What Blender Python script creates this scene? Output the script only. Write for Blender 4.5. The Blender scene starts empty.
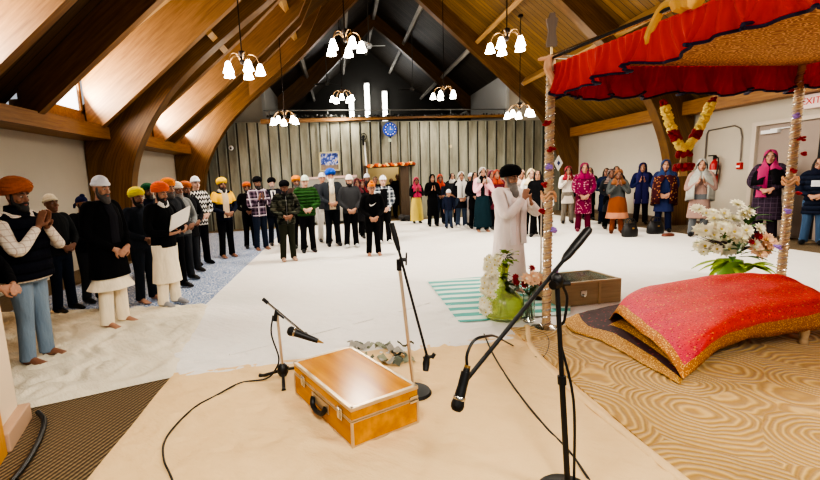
EXPO = 0.14
import bpy, bmesh, math, random
from mathutils import Vector, Matrix, noise
random.seed(7)
PI = math.pi
SC = bpy.context.scene
COL = SC.collection

# ------------------------------------------------------------------ camera
F, PX, PY, PITCH, YAW, ROLL, CAMH = 436.579376, 341.119660, 245.746322, 0.148625629, -0.00334069, -0.05111999, 1.591792

def rotm():
    cp, sp, cy, sy, cr, sr = math.cos(PITCH), math.sin(PITCH), math.cos(YAW), math.sin(YAW), math.cos(ROLL), math.sin(ROLL)
    Rz = Matrix(((cy, -sy, 0), (sy, cy, 0), (0, 0, 1)))
    B = Matrix(((1, 0, 0), (0, 0, -1), (0, 1, 0)))
    Rx = Matrix(((1, 0, 0), (0, cp, -sp), (0, sp, cp)))
    Rr = Matrix(((cr, -sr, 0), (sr, cr, 0), (0, 0, 1)))
    return Rr @ Rx @ B @ Rz
RM = rotm()

def ray(px, py):
    return RM.transposed() @ Vector(((px - PX) / F, (py - PY) / F, 1))

def at(px, py, z=0.0):
    """survey: point of the horizontal plane z seen at a photo pixel"""
    d = ray(px, py)
    t = (z - CAMH) / d.z
    return Vector((d.x * t, d.y * t, z))

def atY(px, py, Y):
    d = ray(px, py)
    t = Y / d.y
    return Vector((d.x * t, Y, CAMH + d.z * t))

cam_d = bpy.data.cameras.new('camera')
cam = bpy.data.objects.new('camera', cam_d)
COL.objects.link(cam)
SC.camera = cam
cam_d.sensor_fit = 'HORIZONTAL'
cam_d.sensor_width = 36
cam_d.lens = F / 820 * 36
cam_d.shift_x = (410 - PX) / 820
cam_d.shift_y = (PY - 240) / 820
cam_d.clip_start = 0.05
cam_d.clip_end = 200
r0, r1, r2 = RM[0], RM[1], RM[2]
cam.matrix_world = Matrix(((r0[0], -r1[0], -r2[0], 0), (r0[1], -r1[1], -r2[1], 0), (r0[2], -r1[2], -r2[2], CAMH), (0, 0, 0, 1)))

# ------------------------------------------------------------------ node materials
MATS = {}
def srgb(r, g=None, b=None):
    if g is None: r, g, b = r
    f = lambda c: (c / 255) / 12.92 if c / 255 <= 0.04045 else ((c / 255 + 0.055) / 1.055) ** 2.4
    return (f(r), f(g), f(b), 1)

class NT:
    def __init__(s, name, rough=0.8, color=(.5, .5, .5, 1), metallic=0):
        s.m = bpy.data.materials.new(name)
        s.m.use_nodes = True
        s.t = s.m.node_tree
        s.b = s.t.nodes['Principled BSDF']
        s.b.inputs['Roughness'].default_value = rough
        s.b.inputs['Metallic'].default_value = metallic
        s.b.inputs['Base Color'].default_value = color
        s.m.diffuse_color = color
    def n(s, typ, **kw):
        nd = s.t.nodes.new('ShaderNode' + typ)
        for k, v in kw.items():
            if k in ('operation', 'blend_type', 'data_type', 'wave_type', 'bands_direction', 'feature', 'distance', 'wave_profile', 'rings_direction', 'noise_dimensions'):
                setattr(nd, k, v)
            else:
                key = int(k[1:]) if k[0] == 'i' and k[1:].isdigit() else k.replace('_', ' ')
                if isinstance(v, bpy.types.NodeSocket): s.t.links.new(v, nd.inputs[key])
                else: nd.inputs[key].default_value = v
        return nd
    def link(s, a, b): s.t.links.new(a, b)
    def math(s, op, a, b=0.0, c=None):
        kw = {'operation': op, 'i0': a, 'i1': b}
        if c is not None: kw['i2'] = c
        return s.n('Math', **kw).outputs[0]
    def coord(s, kind='Object', scale=(1, 1, 1), rot=(0, 0, 0)):
        tc = s.n('TexCoord')
        src = tc.outputs[kind]
        if any(rot):
            mr = s.n('Mapping', Vector=src)
            mr.inputs['Rotation'].default_value = rot
            src = mr.outputs[0]
        mp = s.n('Mapping', Vector=src)
        mp.inputs['Scale'].default_value = scale
        return mp.outputs[0]
    def sep(s, v): return s.n('SeparateXYZ', Vector=v).outputs
    def noise(s, v, scale=5, detail=4, rough=.55, out=0):
        nd = s.n('TexNoise', Vector=v, Scale=scale, Detail=detail, Roughness=rough)
        return nd.outputs[out]
    def ramp(s, fac, stops, interp='LINEAR'):
        nd = s.n('ValToRGB', Fac=fac)
        cr = nd.color_ramp
        cr.interpolation = interp
        while len(cr.elements) < len(stops): cr.elements.new(.5)
        for e, (p, c) in zip(cr.elements, stops):
            e.position = p
            e.color = c if len(c) == 4 else (*c, 1)
        return nd.outputs[0]
    def mix(s, fac, a, b, typ='MIX'):
        nd = s.t.nodes.new('ShaderNodeMix')
        nd.data_type = 'RGBA'
        nd.blend_type = typ
        for i, v in ((0, fac), (6, a), (7, b)):
            if isinstance(v, bpy.types.NodeSocket): s.t.links.new(v, nd.inputs[i])
            else: nd.inputs[i].default_value = v
        return nd.outputs[2]
    def color(s, c): s.t.links.new(c, s.b.inputs['Base Color'])
    def bump(s, h, strength=.3, dist=.01):
        nd = s.n('Bump', Strength=strength, Distance=dist, Height=h)
        s.t.links.new(nd.outputs[0], s.b.inputs['Normal'])

def dark(c, k): return (c[0] * k, c[1] * k, c[2] * k, 1)

def plain(name, rgb, rough=.6, metallic=0, var=.12, scale=14, bump=0.0):
    key = ('p', name)
    if key in MATS: return MATS[key]
    c = srgb(rgb)
    t = NT(name, rough, c, metallic)
    v = t.coord()
    nz = t.noise(v, scale, 3)
    t.color(t.mix(nz, dark(c, 1 - var), dark(c, 1 + var)))
    if bump: t.bump(nz, bump, .01)
    MATS[key] = t.m
    return t.m

def fabric(rgb, pattern=None, rgb2=None, rgb3=None, rough=.9, scale=1.0, quilt=0.0):
    key = ('f', tuple(rgb), pattern, rgb2, rgb3, scale, quilt)
    if key in MATS: return MATS[key]
    c = srgb(rgb)
    t = NT('fabric_' + (pattern or 'plain'), rough, c)
    t.b.inputs['Sheen Weight'].default_value = .1 if max(rgb) > 90 else 0.0
    t.b.inputs['Specular IOR Level'].default_value = .2 if max(rgb) > 60 else .08
    v = t.coord()
    fold = t.noise(t.coord(scale=(7, 7, 2.2)), 1.6, 3, .5)
    base = t.mix(fold, dark(c, .85), dark(c, 1.12))
    if pattern:
        c2 = srgb(rgb2)
        x, y, z = t.sep(v)
        if pattern == 'plaid':
            a = t.math('GREATER_THAN', t.math('SINE', t.math('MULTIPLY', x, 90 * scale)), .3)
            b = t.math('GREATER_THAN', t.math('SINE', t.math('MULTIPLY', z, 90 * scale)), .3)
            base = t.mix(t.math('MULTIPLY', t.math('ADD', a, b), .42), base, c2)
            c3 = srgb(rgb3 or rgb2)
            l1 = t.math('GREATER_THAN', t.math('SINE', t.math('MULTIPLY', x, 45 * scale)), .93)
            l2 = t.math('GREATER_THAN', t.math('SINE', t.math('MULTIPLY', z, 45 * scale)), .93)
            base = t.mix(t.math('MAXIMUM', l1, l2), base, c3)
        elif pattern == 'zigzag':
            zz = t.math('PINGPONG', t.math('MULTIPLY', x, 1.6), .05)
            s_ = t.math('SINE', t.math('MULTIPLY', t.math('ADD', z, zz), 170 * scale))
            base = t.mix(t.math('GREATER_THAN', s_, .15), base, c2)
        elif pattern == 'camo':
            n1 = t.noise(v, 9, 1, .3)
            base = t.mix(t.math('GREATER_THAN', n1, .54), base, c2)
            n2 = t.noise(t.coord(rot=(1, 2, 0)), 11, 1, .3)
            base = t.mix(t.math('GREATER_THAN', n2, .58), base, srgb(rgb3))
        elif pattern == 'floral':
            vo = t.n('TexVoronoi', Vector=v, Scale=11 * scale).outputs['Distance']
            base = t.mix(t.math('LESS_THAN', vo, .3), base, c2)
        elif pattern == 'block':
            u = t.coord('Object')
            base = t.mix(t.math('MULTIPLY', t.math('GREATER_THAN', z, float(rgb3[0])), t.math('LESS_THAN', z, float(rgb3[1]))), base, c2)
        elif pattern == 'denim':
            base = t.mix(t.noise(t.coord(scale=(3, 3, 1)), 2.2, 2), c, c2)
        elif pattern == 'stripe':
            base = t.mix(t.math('GREATER_THAN', t.math('SINE', t.math('MULTIPLY', z, 120 * scale)), .4), base, c2)
        elif pattern == 'hem':
            base = t.mix(t.math('LESS_THAN', z, float(rgb3[0])), base, c2)
    fine = t.noise(v, 140, 2)
    h = t.math('ADD', t.math('MULTIPLY', fold, 3.0), t.math('MULTIPLY', fine, .25))
    if quilt:
        zq = t.math('ADD', t.sep(v)[2], t.math('MULTIPLY', t.noise(v, 9, 2), .02))
        q = t.math('ABSOLUTE', t.math('SINE', t.math('MULTIPLY', zq, PI / quilt)))
        base = t.mix(t.math('LESS_THAN', q, .3), base, t.mix(.6, base, (0, 0, 0, 1)))
        h = t.math('ADD', h, t.math('MULTIPLY', q, 4.0))
    t.color(base)
    t.bump(h, .42, .02)
    MATS[key] = t.m
    return t.m

def skin(rgb):
    key = ('s', tuple(rgb))
    if key in MATS: return MATS[key]
    c = srgb(rgb)
    t = NT('skin', .55, c)
    v = t.coord()
    t.color(t.mix(t.noise(v, 18, 3), dark(c, .86), dark(c, 1.12)))
    t.b.inputs['Subsurface Weight'].default_value = .08
    t.b.inputs['Subsurface Radius'].default_value = (.02, .008, .004)
    MATS[key] = t.m
    return t.m

def emissive(name, rgb, strength):
    key = ('e', name)
    if key in MATS: return MATS[key]
    t = NT(name, .4, (rgb[0], rgb[1], rgb[2], 1))
    t.b.inputs['Emission Color'].default_value = (*rgb, 1)
    t.b.inputs['Emission Strength'].default_value = strength
    MATS[key] = t.m
    return t.m

def wood(name, c1, c2, axis='X', lam=0.0, rough=.5, grain=3.0, uv=False, rot=(0, 0, 0)):
    key = ('w', name)
    if key in MATS: return MATS[key]
    a, b = srgb(c1), srgb(c2)
    t = NT(name, rough, a)
    sc = {'X': (.5, 8, 8), 'Y': (8, .5, 8), 'Z': (8, 8, .5)}[axis]
    v = t.coord('UV', scale=(.6, 9, 1)) if uv else t.coord(scale=sc, rot=rot)
    g = t.noise(v, grain, 6, .65)
    col = t.ramp(g, [(.3, a), (.7, b)])
    if lam:
        if uv: _, l, _ = t.sep(t.coord('UV'))
        else: l = t.sep(t.coord())[2]
        fr = t.math('FRACT', t.math('MULTIPLY', l, 1 / lam))
        fl = t.math('FLOOR', t.math('MULTIPLY', l, 1 / lam))
        wn = t.n('TexWhiteNoise', Vector=t.n('CombineXYZ', X=fl, Y=fl).outputs[0]).outputs[0]
        col = t.mix(t.math('MULTIPLY', wn, .45), col, dark(a, .55))
        col = t.mix(t.math('MULTIPLY', t.math('LESS_THAN', fr, .12), .6), col, dark(a, .4))
    t.color(col)
    t.bump(g, .15, .005)
    MATS[key] = t.m
    return t.m

def planks(name, c1, c2, width, rough=.55, axis=1, k=.45):
    a, b = srgb(c1), srgb(c2)
    t = NT(name, rough, a)
    xyz = t.sep(t.coord())
    u = t.math('MULTIPLY', xyz[axis], 1 / width)
    fl, fr = t.math('FLOOR', u), t.math('FRACT', u)
    wn = t.n('TexWhiteNoise', Vector=t.n('CombineXYZ', X=fl, Y=0.0, Z=0.0).outputs[0]).outputs[0]
    sc = (.35, 6, .35) if axis == 1 else (6, .35, .35)
    g = t.noise(t.n('VectorMath', operation='ADD', i0=t.coord(scale=sc), i1=t.n('CombineXYZ', X=t.math('MULTIPLY', wn, 30.)).outputs[0]).outputs[0], 4, 5, .6)
    col = t.ramp(g, [(.3, a), (.72, b)])
    col = t.mix(t.math('MULTIPLY', wn, k), col, dark(a, .5))
    vo = t.n('TexVoronoi', Vector=t.coord(scale=(1, 2.2, 1)), Scale=2.4).outputs['Distance']
    col = t.mix(t.math('MULTIPLY', t.math('LESS_THAN', vo, .07), .7), col, dark(a, .25))
    col = t.mix(t.math('MULTIPLY', t.math('LESS_THAN', fr, .13), .85), col, dark(a, .22))
    t.color(col)
    t.bump(t.math('GREATER_THAN', fr, .13), .4, .01)
    return t.m

# ------------------------------------------------------------------ mesh builder
class MB:
    def __init__(s):
        s.v, s.f, s.mi, s.uv = [], [], [], {}
    def add(s, vs, fs, mi=0):
        o = len(s.v)
        s.v += [Vector(p) for p in vs]
        for f in fs:
            s.f.append([i + o for i in f])
            s.mi.append(mi)
    def box(s, lo, hi, M=None, mi=0, bevel=0.0):
        x0, y0, z0 = lo; x1, y1, z1 = hi
        if bevel:
            b = bevel
            bm = bmesh.new()
            bmesh.ops.create_cube(bm, size=1)
            for v in bm.verts:
                v.co = Vector(((x0 + x1) / 2 + v.co.x * (x1 - x0), (y0 + y1) / 2 + v.co.y * (y1 - y0), (z0 + z1) / 2 + v.co.z * (z1 - z0)))
            bmesh.ops.bevel(bm, geom=bm.edges[:], offset=b, segments=2, affect='EDGES', profile=.5)
            bm.verts.index_update()
            vs = [v.co.copy() for v in bm.verts]
            fs = [[v.index for v in f.verts] for f in bm.faces]
            bm.free()
        else:
            vs = [Vector(p) for p in ((x0, y0, z0), (x1, y0, z0), (x1, y1, z0), (x0, y1, z0), (x0, y0, z1), (x1, y0, z1), (x1, y1, z1), (x0, y1, z1))]
            fs = [[0, 3, 2, 1], [4, 5, 6, 7], [0, 1, 5, 4], [1, 2, 6, 5], [2, 3, 7, 6], [3, 0, 4, 7]]
        if M is not None: vs = [M @ p for p in vs]
        s.add(vs, fs, mi)
    def loft(s, rings, cap=True, mi=0, closed=True):
        o = len(s.v)
        n = len(rings[0])
        for r in rings: s.v += [Vector(p) for p in r]
        for i in range(len(rings) - 1):
            for j in range(n if closed else n - 1):
                a, b = o + i * n + j, o + i * n + (j + 1) % n
                s.f.append([a, b, b + n, a + n]); s.mi.append(mi)
        if cap and closed:
            s.f.append([o + j for j in reversed(range(n))]); s.mi.append(mi)
            e = o + (len(rings) - 1) * n
            s.f.append([e + j for j in range(n)]); s.mi.append(mi)
    def tube(s, pts, rad, n=10, mi=0, flat=1.0, up=None, cap=True):
        """tube along pts; rad: number, list of numbers or of (a,b); flat squeezes across up"""
        pts = [Vector(p) for p in pts]
        m = len(pts)
        if not isinstance(rad, (list, tuple)): rad = [rad] * m
        if len(rad) != m: rad = [rad[round(i * (len(rad) - 1) / (m - 1))] for i in range(m)]
        T = []
        for i in range(m):
            d = pts[min(i + 1, m - 1)] - pts[max(i - 1, 0)]
            T.append(d.normalized() if d.length > 1e-9 else Vector((0, 0, 1)))
        u = Vector(up) if up is not None else (Vector((0, 0, 1)) if abs(T[0].z) < .9 else Vector((0, 1, 0)))
        rings = []
        for i in range(m):
            w = u - T[i] * u.dot(T[i])
            if w.length < 1e-6: w = T[i].orthogonal()
            w.normalize()
            if up is None: u = w
            l = T[i].cross(w)
            a, b = rad[i] if isinstance(rad[i], (list, tuple)) else (rad[i], rad[i] * flat)
            rings.append([pts[i] + l * (a * math.cos(2 * PI * k / n)) + w * (b * math.sin(2 * PI * k / n)) for k in range(n)])
        s.loft(rings, cap, mi)
    def ell(s, c, r, nu=14, nv=9, M=None, mi=0, z0=-1.0, z1=1.0):
        c = Vector(c)
        t0, t1 = math.asin(max(-1, z0)), math.asin(min(1, z1))
        rings = []
        for i in range(nv + 1):
            t = t0 + (t1 - t0) * i / nv
            ct = max(math.cos(t), .02)
            rings.append([c + Vector((r[0] * ct * math.cos(2 * PI * k / nu), r[1] * ct * math.sin(2 * PI * k / nu), r[2] * math.sin(t))) for k in range(nu)])
        if M is not None: rings = [[M @ p for p in q] for q in rings]
        s.loft(rings, True, mi)
    def cyl(s, p, q, r, n=12, mi=0, r2=None): s.tube([p, q], [r, r if r2 is None else r2], n, mi)
    def lathe(s, prof, c=(0, 0, 0), n=20, mi=0, cap=True):
        c = Vector(c)
        s.loft([[c + Vector((r * math.cos(2 * PI * k / n), r * math.sin(2 * PI * k / n), z)) for k in range(n)] for r, z in prof], cap, mi)
    def ring(s, c, rx, ry, n=20, rot=0.0):
        return [Vector((c[0] + rx * math.cos(2 * PI * k / n), c[1] + ry * math.sin(2 * PI * k / n), c[2])) for k in range(n)]
    def torso(s, rows, n=22, mi=0):
        """rows: (z, rx, ry, y) superellipse rings"""
        R = []
        for row in rows:
            z, rx, ry = row[:3]
            yo = row[3] if len(row) > 3 else 0
            q = []
            for k in range(n):
                a = 2 * PI * k / n
                ca, sa = math.cos(a), math.sin(a)
                q.append(Vector((rx * math.copysign(abs(ca) ** .85, ca), yo + ry * math.copysign(abs(sa) ** .85, sa), z)))
            R.append(q)
        s.loft(R, True, mi)
    def grid(s, P, mi=0, uv=True):
        """P[i][j] points"""
        o = len(s.v)
        ni, nj = len(P), len(P[0])
        for row in P: s.v += [Vector(p) for p in row]
        for i in range(ni - 1):
            for j in range(nj - 1):
                a = o + i * nj + j
                s.f.append([a, a + 1, a + nj + 1, a + nj]); s.mi.append(mi)
        if uv:
            for i in range(ni):
                for j in range(nj): s.uv[o + i * nj + j] = (j / (nj - 1), i / (ni - 1))
    def xf(s, M):
        s.v = [M @ p for p in s.v]
        return s
    def build(s, name, mat, parent=None, smooth=True, loc=None, rz=0.0, flat_ang=None):
        me = bpy.data.meshes.new(name)
        me.from_pydata([tuple(p) for p in s.v], [], s.f)
        if s.uv:
            L = me.uv_layers.new(name='UVMap')
            for lp in me.loops: L.data[lp.index].uv = s.uv.get(lp.vertex_index, (0, 0))
        for m_ in (mat if isinstance(mat, (list, tuple)) else [mat]): me.materials.append(m_)
        if any(s.mi):
            me.polygons.foreach_set('material_index', s.mi)
        if smooth:
            me.polygons.foreach_set('use_smooth', [True] * len(me.polygons))
            me.update()
            try: me.set_sharp_from_angle(angle=flat_ang or math.radians(40))
            except Exception: pass
        me.update()
        o = bpy.data.objects.new(name, me)
        COL.objects.link(o)
        if parent is not None: o.parent = parent
        if loc is not None: o.location = loc
        if rz: o.rotation_euler.z = rz
        return o

REMESH = []
def remesh(o, voxel, smooth=2):
    m = o.modifiers.new('remesh', 'REMESH')
    m.mode = 'VOXEL'
    m.voxel_size = voxel
    m.use_smooth_shade = True
    if smooth:
        q = o.modifiers.new('smooth', 'SMOOTH')
        q.iterations = smooth
        q.factor = .5
    REMESH.append(o)
    return o
def solid(o, th, off=1.0):
    m = o.modifiers.new('solid', 'SOLIDIFY')
    m.thickness = th
    m.offset = off
    REMESH.append(o)
    return o
def bake():
    dg = bpy.context.evaluated_depsgraph_get()
    done = []
    for o in REMESH:
        if o in done: continue
        done.append(o)
    new = []
    for o in done:
        e = o.evaluated_get(dg)
        new.append((o, bpy.data.meshes.new_from_object(e, depsgraph=dg)))
    for o, me in new:
        old = o.data
        o.modifiers.clear()
        me.name = old.name
        o.data = me
    for o, me in new:
        if len(me.materials) == 0: print('nomat', o.name)

def tag(o, label=None, cat=None, group=None, kind=None):
    if label: o['label'] = label
    if cat: o['category'] = cat
    if group: o['group'] = group
    if kind: o['kind'] = kind
    return o
def thing(name, label, cat, loc=(0, 0, 0), rz=0.0, group=None):
    o = bpy.data.objects.new(name, None)
    COL.objects.link(o)
    o.empty_display_size = .1
    o.location = loc
    o.rotation_euler = (0, 0, rz)
    return tag(o, label, cat, group)
def struct(o): return tag(o, kind='structure')
def copy_tree(o, parent=None):
    c = o.copy()
    COL.objects.link(c)
    if parent is not None: c.parent = parent
    for ch in list(o.children): copy_tree(ch, c)
    return c
def catmull(pts, k=6):
    P = [Vector(p) for p in pts]
    P = [P[0] * 2 - P[1]] + P + [P[-1] * 2 - P[-2]]
    out = []
    for i in range(1, len(P) - 2):
        for j in range(k):
            t = j / k
            a, b, c, d = P[i - 1:i + 3]
            out.append(.5 * ((2 * b) + (c - a) * t + (2 * a - 5 * b + 4 * c - d) * t * t + (3 * b - a - 3 * c + d) * t ** 3))
    out.append(P[-2])
    return out
# ------------------------------------------------------------------ the hall
M_arch = wood('glulam_arch', (92, 62, 28), (140, 100, 50), uv=True, lam=.07, rough=.45)
M_beam = wood('eave_timber', (120, 80, 38), (165, 118, 62), axis='Y', rough=.5)
M_raft = wood('rafter_timber', (108, 74, 38), (148, 108, 62), axis='X', rough=.55, rot=(0, .653, 0))
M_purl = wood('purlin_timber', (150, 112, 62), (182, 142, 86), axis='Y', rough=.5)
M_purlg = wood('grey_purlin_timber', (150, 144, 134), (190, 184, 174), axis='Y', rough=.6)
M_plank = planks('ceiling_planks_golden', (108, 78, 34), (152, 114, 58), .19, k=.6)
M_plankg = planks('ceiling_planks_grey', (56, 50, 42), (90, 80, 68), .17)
M_plankd = planks('ceiling_planks_shaded', (78, 54, 26), (110, 80, 42), .19, k=.6)  # darker copy of the golden planks: the left slope's shade is in the colour
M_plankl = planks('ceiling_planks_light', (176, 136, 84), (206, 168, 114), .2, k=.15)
M_wall = plain('wall_paint_cream', (186, 177, 160), .8, 0, .04, 3)
M_wallg = plain('wall_paint_grey', (176, 176, 172), .8, 0, .05, 3)
M_gable = plain('gable_paint_dark', (84, 82, 78), .9, 0, .1, 2)
M_dark = plain('dark_metal', (28, 27, 27), .5, .3)
M_black = plain('black_plastic', (14, 14, 15), .45)
M_chrome = plain('chrome', (205, 200, 190), .22, 1, .03)
M_white = plain('white_paint', (232, 230, 226), .5, 0, .03)
RX, RZ = 1.93, 9.15
LE, RE = (-5.05, 3.6), (9.1, 3.0)
SL, SR = (RZ - LE[1]) / (RX - LE[0]), (RZ - RE[1]) / (RE[0] - RX)
zl = lambda x: RZ - SL * (RX - x)
zr = lambda x: RZ - SR * (x - RX)
XL, XR = -5.62, 9.0
Y0, YM, Y1 = -3.5, 16.9, 27.0

# floor ---------------------------------------------------
def carpet_mat(name, c1, c2, rot, freq):
    t = NT(name, .95, srgb(c1))
    v = t.coord(rot=(0, 0, rot))
    x, y, z = t.sep(v)
    a = t.math('SINE', t.math('MULTIPLY', x, freq))
    b = t.math('SINE', t.math('MULTIPLY', y, freq * .9))
    h = t.math('MULTIPLY', t.math('ADD', a, 1.0), .5)
    dot = t.math('MULTIPLY', t.math('GREATER_THAN', b, .2), .35)
    nz = t.noise(t.coord(), 60, 3)
    f = t.math('ADD', t.math('MULTIPLY', h, .7), t.math('ADD', t.math('MULTIPLY', dot, h), t.math('MULTIPLY', nz, .3)))
    t.color(t.ramp(f, [(.15, srgb(c1)), (.95, srgb(c2))]))
    t.bump(f, .7, .01)
    return t.m
M_carpet = carpet_mat('ribbed_carpet', (50, 41, 30), (138, 116, 84), math.radians(18), 200)
b = MB(); b.box((XL - .3, Y0, -.1), (XR + .3, Y1, 0))
struct(b.build('floor', M_carpet, smooth=False))

# outer walls ---------------------------------------------
b = MB(); b.box((XL - .25, Y0, 0), (XL, YM + .4, 3.15)); struct(b.build('wall_left', M_wall, smooth=False))
b = MB(); b.box((XR, Y0, 0), (XR + .25, YM + .6, 3.1)); struct(b.build('wall_right', M_wall, smooth=False))

SKEW = .093                                      # the frames stand slightly askew to the long walls
def arch(Y, name, th=.3):
    """glulam frame: inner edge from the survey, outer edge just under the planks"""
    inn = [(-4.78, 0), (-4.76, .9), (-4.7, 1.7), (-4.55, 2.3), (-4.3, 2.82), (-4.0, 3.28), (-3.58, 3.8), (-2.9, 4.42), (-2.05, 5.08), (-1.2, 5.72), (-.2, 6.62), (.8, 7.55), (RX, 8.5),
           (3.05, 7.58), (4.85, 5.98), (5.8, 5.15), (6.7, 4.34), (7.4, 3.7), (7.86, 3.05), (8.15, 2.45), (8.34, 1.9), (8.46, 1.3), (8.53, .7), (8.56, 0)]
    out = [(-5.6, 0), (-5.6, .9), (-5.6, 1.7), (-5.6, 2.35), (-5.58, 2.7), (-5.5, 3.0), (-4.85, zl(-4.85) - .02), (-4.0, zl(-4.0)), (-3.2, zl(-3.2)), (-2.3, zl(-2.3)), (-1.2, zl(-1.2)), (.4, zl(.4)), (RX, RZ - .02),
           (3.4, zr(3.4)), (4.9, zr(4.9)), (5.9, zr(5.9)), (6.9, zr(6.9)), (7.6, zr(7.6)), (8.2, zr(8.2)), (8.7, zr(8.7)), (8.95, zr(8.95)), (8.99, 1.6), (8.99, .8), (8.99, 0)]
    # densify with catmull
    I = catmull([(x, 0, z) for x, z in inn[:12]], 4) + [Vector((RX, 0, 8.5))] + catmull([(x, 0, z) for x, z in inn[13:]], 4)
    O = []
    def dens(pts):
        r = []
        for (x0, z0), (x1, z1) in zip(pts[:-1], pts[1:]):
            for j in range(4): r.append(Vector((x0 + (x1 - x0) * j / 4, 0, z0 + (z1 - z0) * j / 4)))
        r.append(Vector((pts[-1][0], 0, pts[-1][1])))
        return r
    O = dens(out[:12]) + [Vector((RX, 0, RZ - .02))] + dens(out[13:])
    b = MB()
    n = len(I)
    L = 0
    for i in range(n):
        if i: L += (I[i] - I[i - 1]).length
        D = (O[i] - I[i]).length
        for j, (p, y) in enumerate(((I[i], Y - th / 2), (O[i], Y - th / 2), (O[i], Y + th / 2), (I[i], Y + th / 2))):
            y += SKEW * (p.x - RX)
            b.uv[len(b.v)] = (L, D if j in (1, 2) else 0)
            b.v.append(Vector((p.x, y, p.z)))
    # separate verts for the inner face so its laminations run lengthwise
    for i in range(n - 1):
        a = 4 * i
        b.f += [[a, a + 4, a + 5, a + 1], [a + 2, a + 6, a + 7, a + 3], [a + 1, a + 5, a + 6, a + 2]]
        b.mi += [0, 0, 0]
    o = len(b.v); L = 0
    for i in range(n):
        if i: L += (I[i] - I[i - 1]).length
        for y, vv in ((Y - th / 2, 0.01), (Y + th / 2, .31)):
            b.uv[len(b.v)] = (L, vv * .2); b.v.append(Vector((I[i].x, y + SKEW * (I[i].x - RX), I[i].z)))
    for i in range(n - 1):
        a = o + 2 * i
        b.f.append([a, a + 1, a + 3, a + 2]); b.mi.append(0)
    return struct(b.build(name, M_arch, flat_ang=math.radians(35)))
for i, Y in enumerate((.05, 5.4, 10.75, 16.1, 21.45)): arch(Y, 'arch_beam_%d' % (i + 1))

# eave beams ----------------------------------------------
b = MB(); b.box((-5.62, Y0, 2.74), (-5.02, YM - 1.2, 3.0)); struct(b.build('eave_beam_left', M_beam, smooth=False))
b = MB(); b.box((8.62, Y0, 2.76), (9.0, YM + .3, 3.08)); struct(b.build('eave_beam_right', M_beam, smooth=False))

# roof planking --------------------------------------------
def slab(b, x0, z0, x1, z1, ya, yb, th=.12):
    b.add([(x0, ya, z0), (x1, ya, z1), (x1, yb, z1), (x0, yb, z0), (x0, ya, z0 + th), (x1, ya, z1 + th), (x1, yb, z1 + th), (x0, yb, z0 + th)],
          [[0, 1, 2, 3], [7, 6, 5, 4], [4, 5, 1, 0], [5, 6, 2, 1], [6, 7, 3, 2], [7, 4, 0, 3]])
DORM = [(4.4, 6.2), (7.8, 9.6), (11.35, 13.0), (13.9, 15.5)]
XT = -1.15
b = MB()
slab(b, RX, RZ, XR + .25, zr(XR + .25), Y0, YM)
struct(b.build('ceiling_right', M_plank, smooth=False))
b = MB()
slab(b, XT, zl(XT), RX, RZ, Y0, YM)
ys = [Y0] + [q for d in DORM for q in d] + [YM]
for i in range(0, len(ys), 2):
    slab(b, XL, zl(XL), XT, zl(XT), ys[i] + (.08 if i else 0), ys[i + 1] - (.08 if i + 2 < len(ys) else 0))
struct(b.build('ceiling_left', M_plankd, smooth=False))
b = MB()
slab(b, RX, RZ, XR + .25, zr(XR + .25), YM, Y1 + .2)
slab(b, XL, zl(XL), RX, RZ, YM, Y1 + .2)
struct(b.build('ceiling_gallery', M_plankg, smooth=False))

# skylight dormers: a pair of deep rafters, raised plank ceiling, sill and window
zb = lambda x: 2.97 + .765 * (x + 5)
for k, (ya, yb) in enumerate(DORM):
    for j, (y0, y1) in enumerate(((ya - .16, ya), (yb, yb + .16))):
        b = MB()
        pts = [(-5.3, 2.96), (-5.02, 2.97), (-4.97, 3.0), (-3.5, zb(-3.5)), (-2, zb(-2)), (-.9, zb(-.9) + .1), (-.3, zl(-.3)), (XT, zl(XT) + .1), (-3.4, 5.35), (-5.3, 4.15)]
        n = len(pts)
        b.add([(x, y, z) for y in (y0, y1) for x, z in pts], [list(range(n)), list(reversed(range(n, 2 * n)))] + [[i, i + n, (i + 1) % n + n, (i + 1) % n] for i in range(n)])
        struct(b.build('skylight_rafter_beam_%d' % (2 * k + j + 1), M_raft, smooth=False))
    b = MB()
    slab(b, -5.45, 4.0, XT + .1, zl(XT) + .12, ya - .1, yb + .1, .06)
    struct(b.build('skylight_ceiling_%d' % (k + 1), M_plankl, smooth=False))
    b = MB()
    b.box((-5.6, ya, 2.98), (-5.03, yb, 3.03)); b.box((-5.6, ya, 3.03), (-5.33, yb, 3.25))
    b.box((-5.44, ya, 3.25), (-5.34, yb, 3.31)); b.box((-5.44, ya, 3.95), (-5.34, yb, 4.02))
    b.box((-5.44, ya, 3.25), (-5.34, ya + .08, 4.0)); b.box((-5.44, yb - .08, 3.25), (-5.34, yb, 4.0))
    w = struct(b.build('window_%d' % (k + 1), M_raft, smooth=False))
    b = MB(); b.box((-5.41, ya + .08, 3.31), (-5.39, yb - .08, 3.95))
    g = b.build('window_pane', emissive('sky_lit_glass', (.86, .93, 1.0), 2.6), w, smooth=False)
    ld = bpy.data.lights.new('skylight_daylight', 'AREA'); ld.shape = 'RECTANGLE'; ld.size = .6; ld.size_y = yb - ya - .25
    ld.energy = 230; ld.color = (1.0, .96, .9)
    lo = bpy.data.objects.new('skylight_daylight', ld); COL.objects.link(lo)
    lo.location = (-5.3, (ya + yb) / 2, 3.62)
    lo.rotation_euler = (0, math.radians(-90 - 28), 0)

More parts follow.
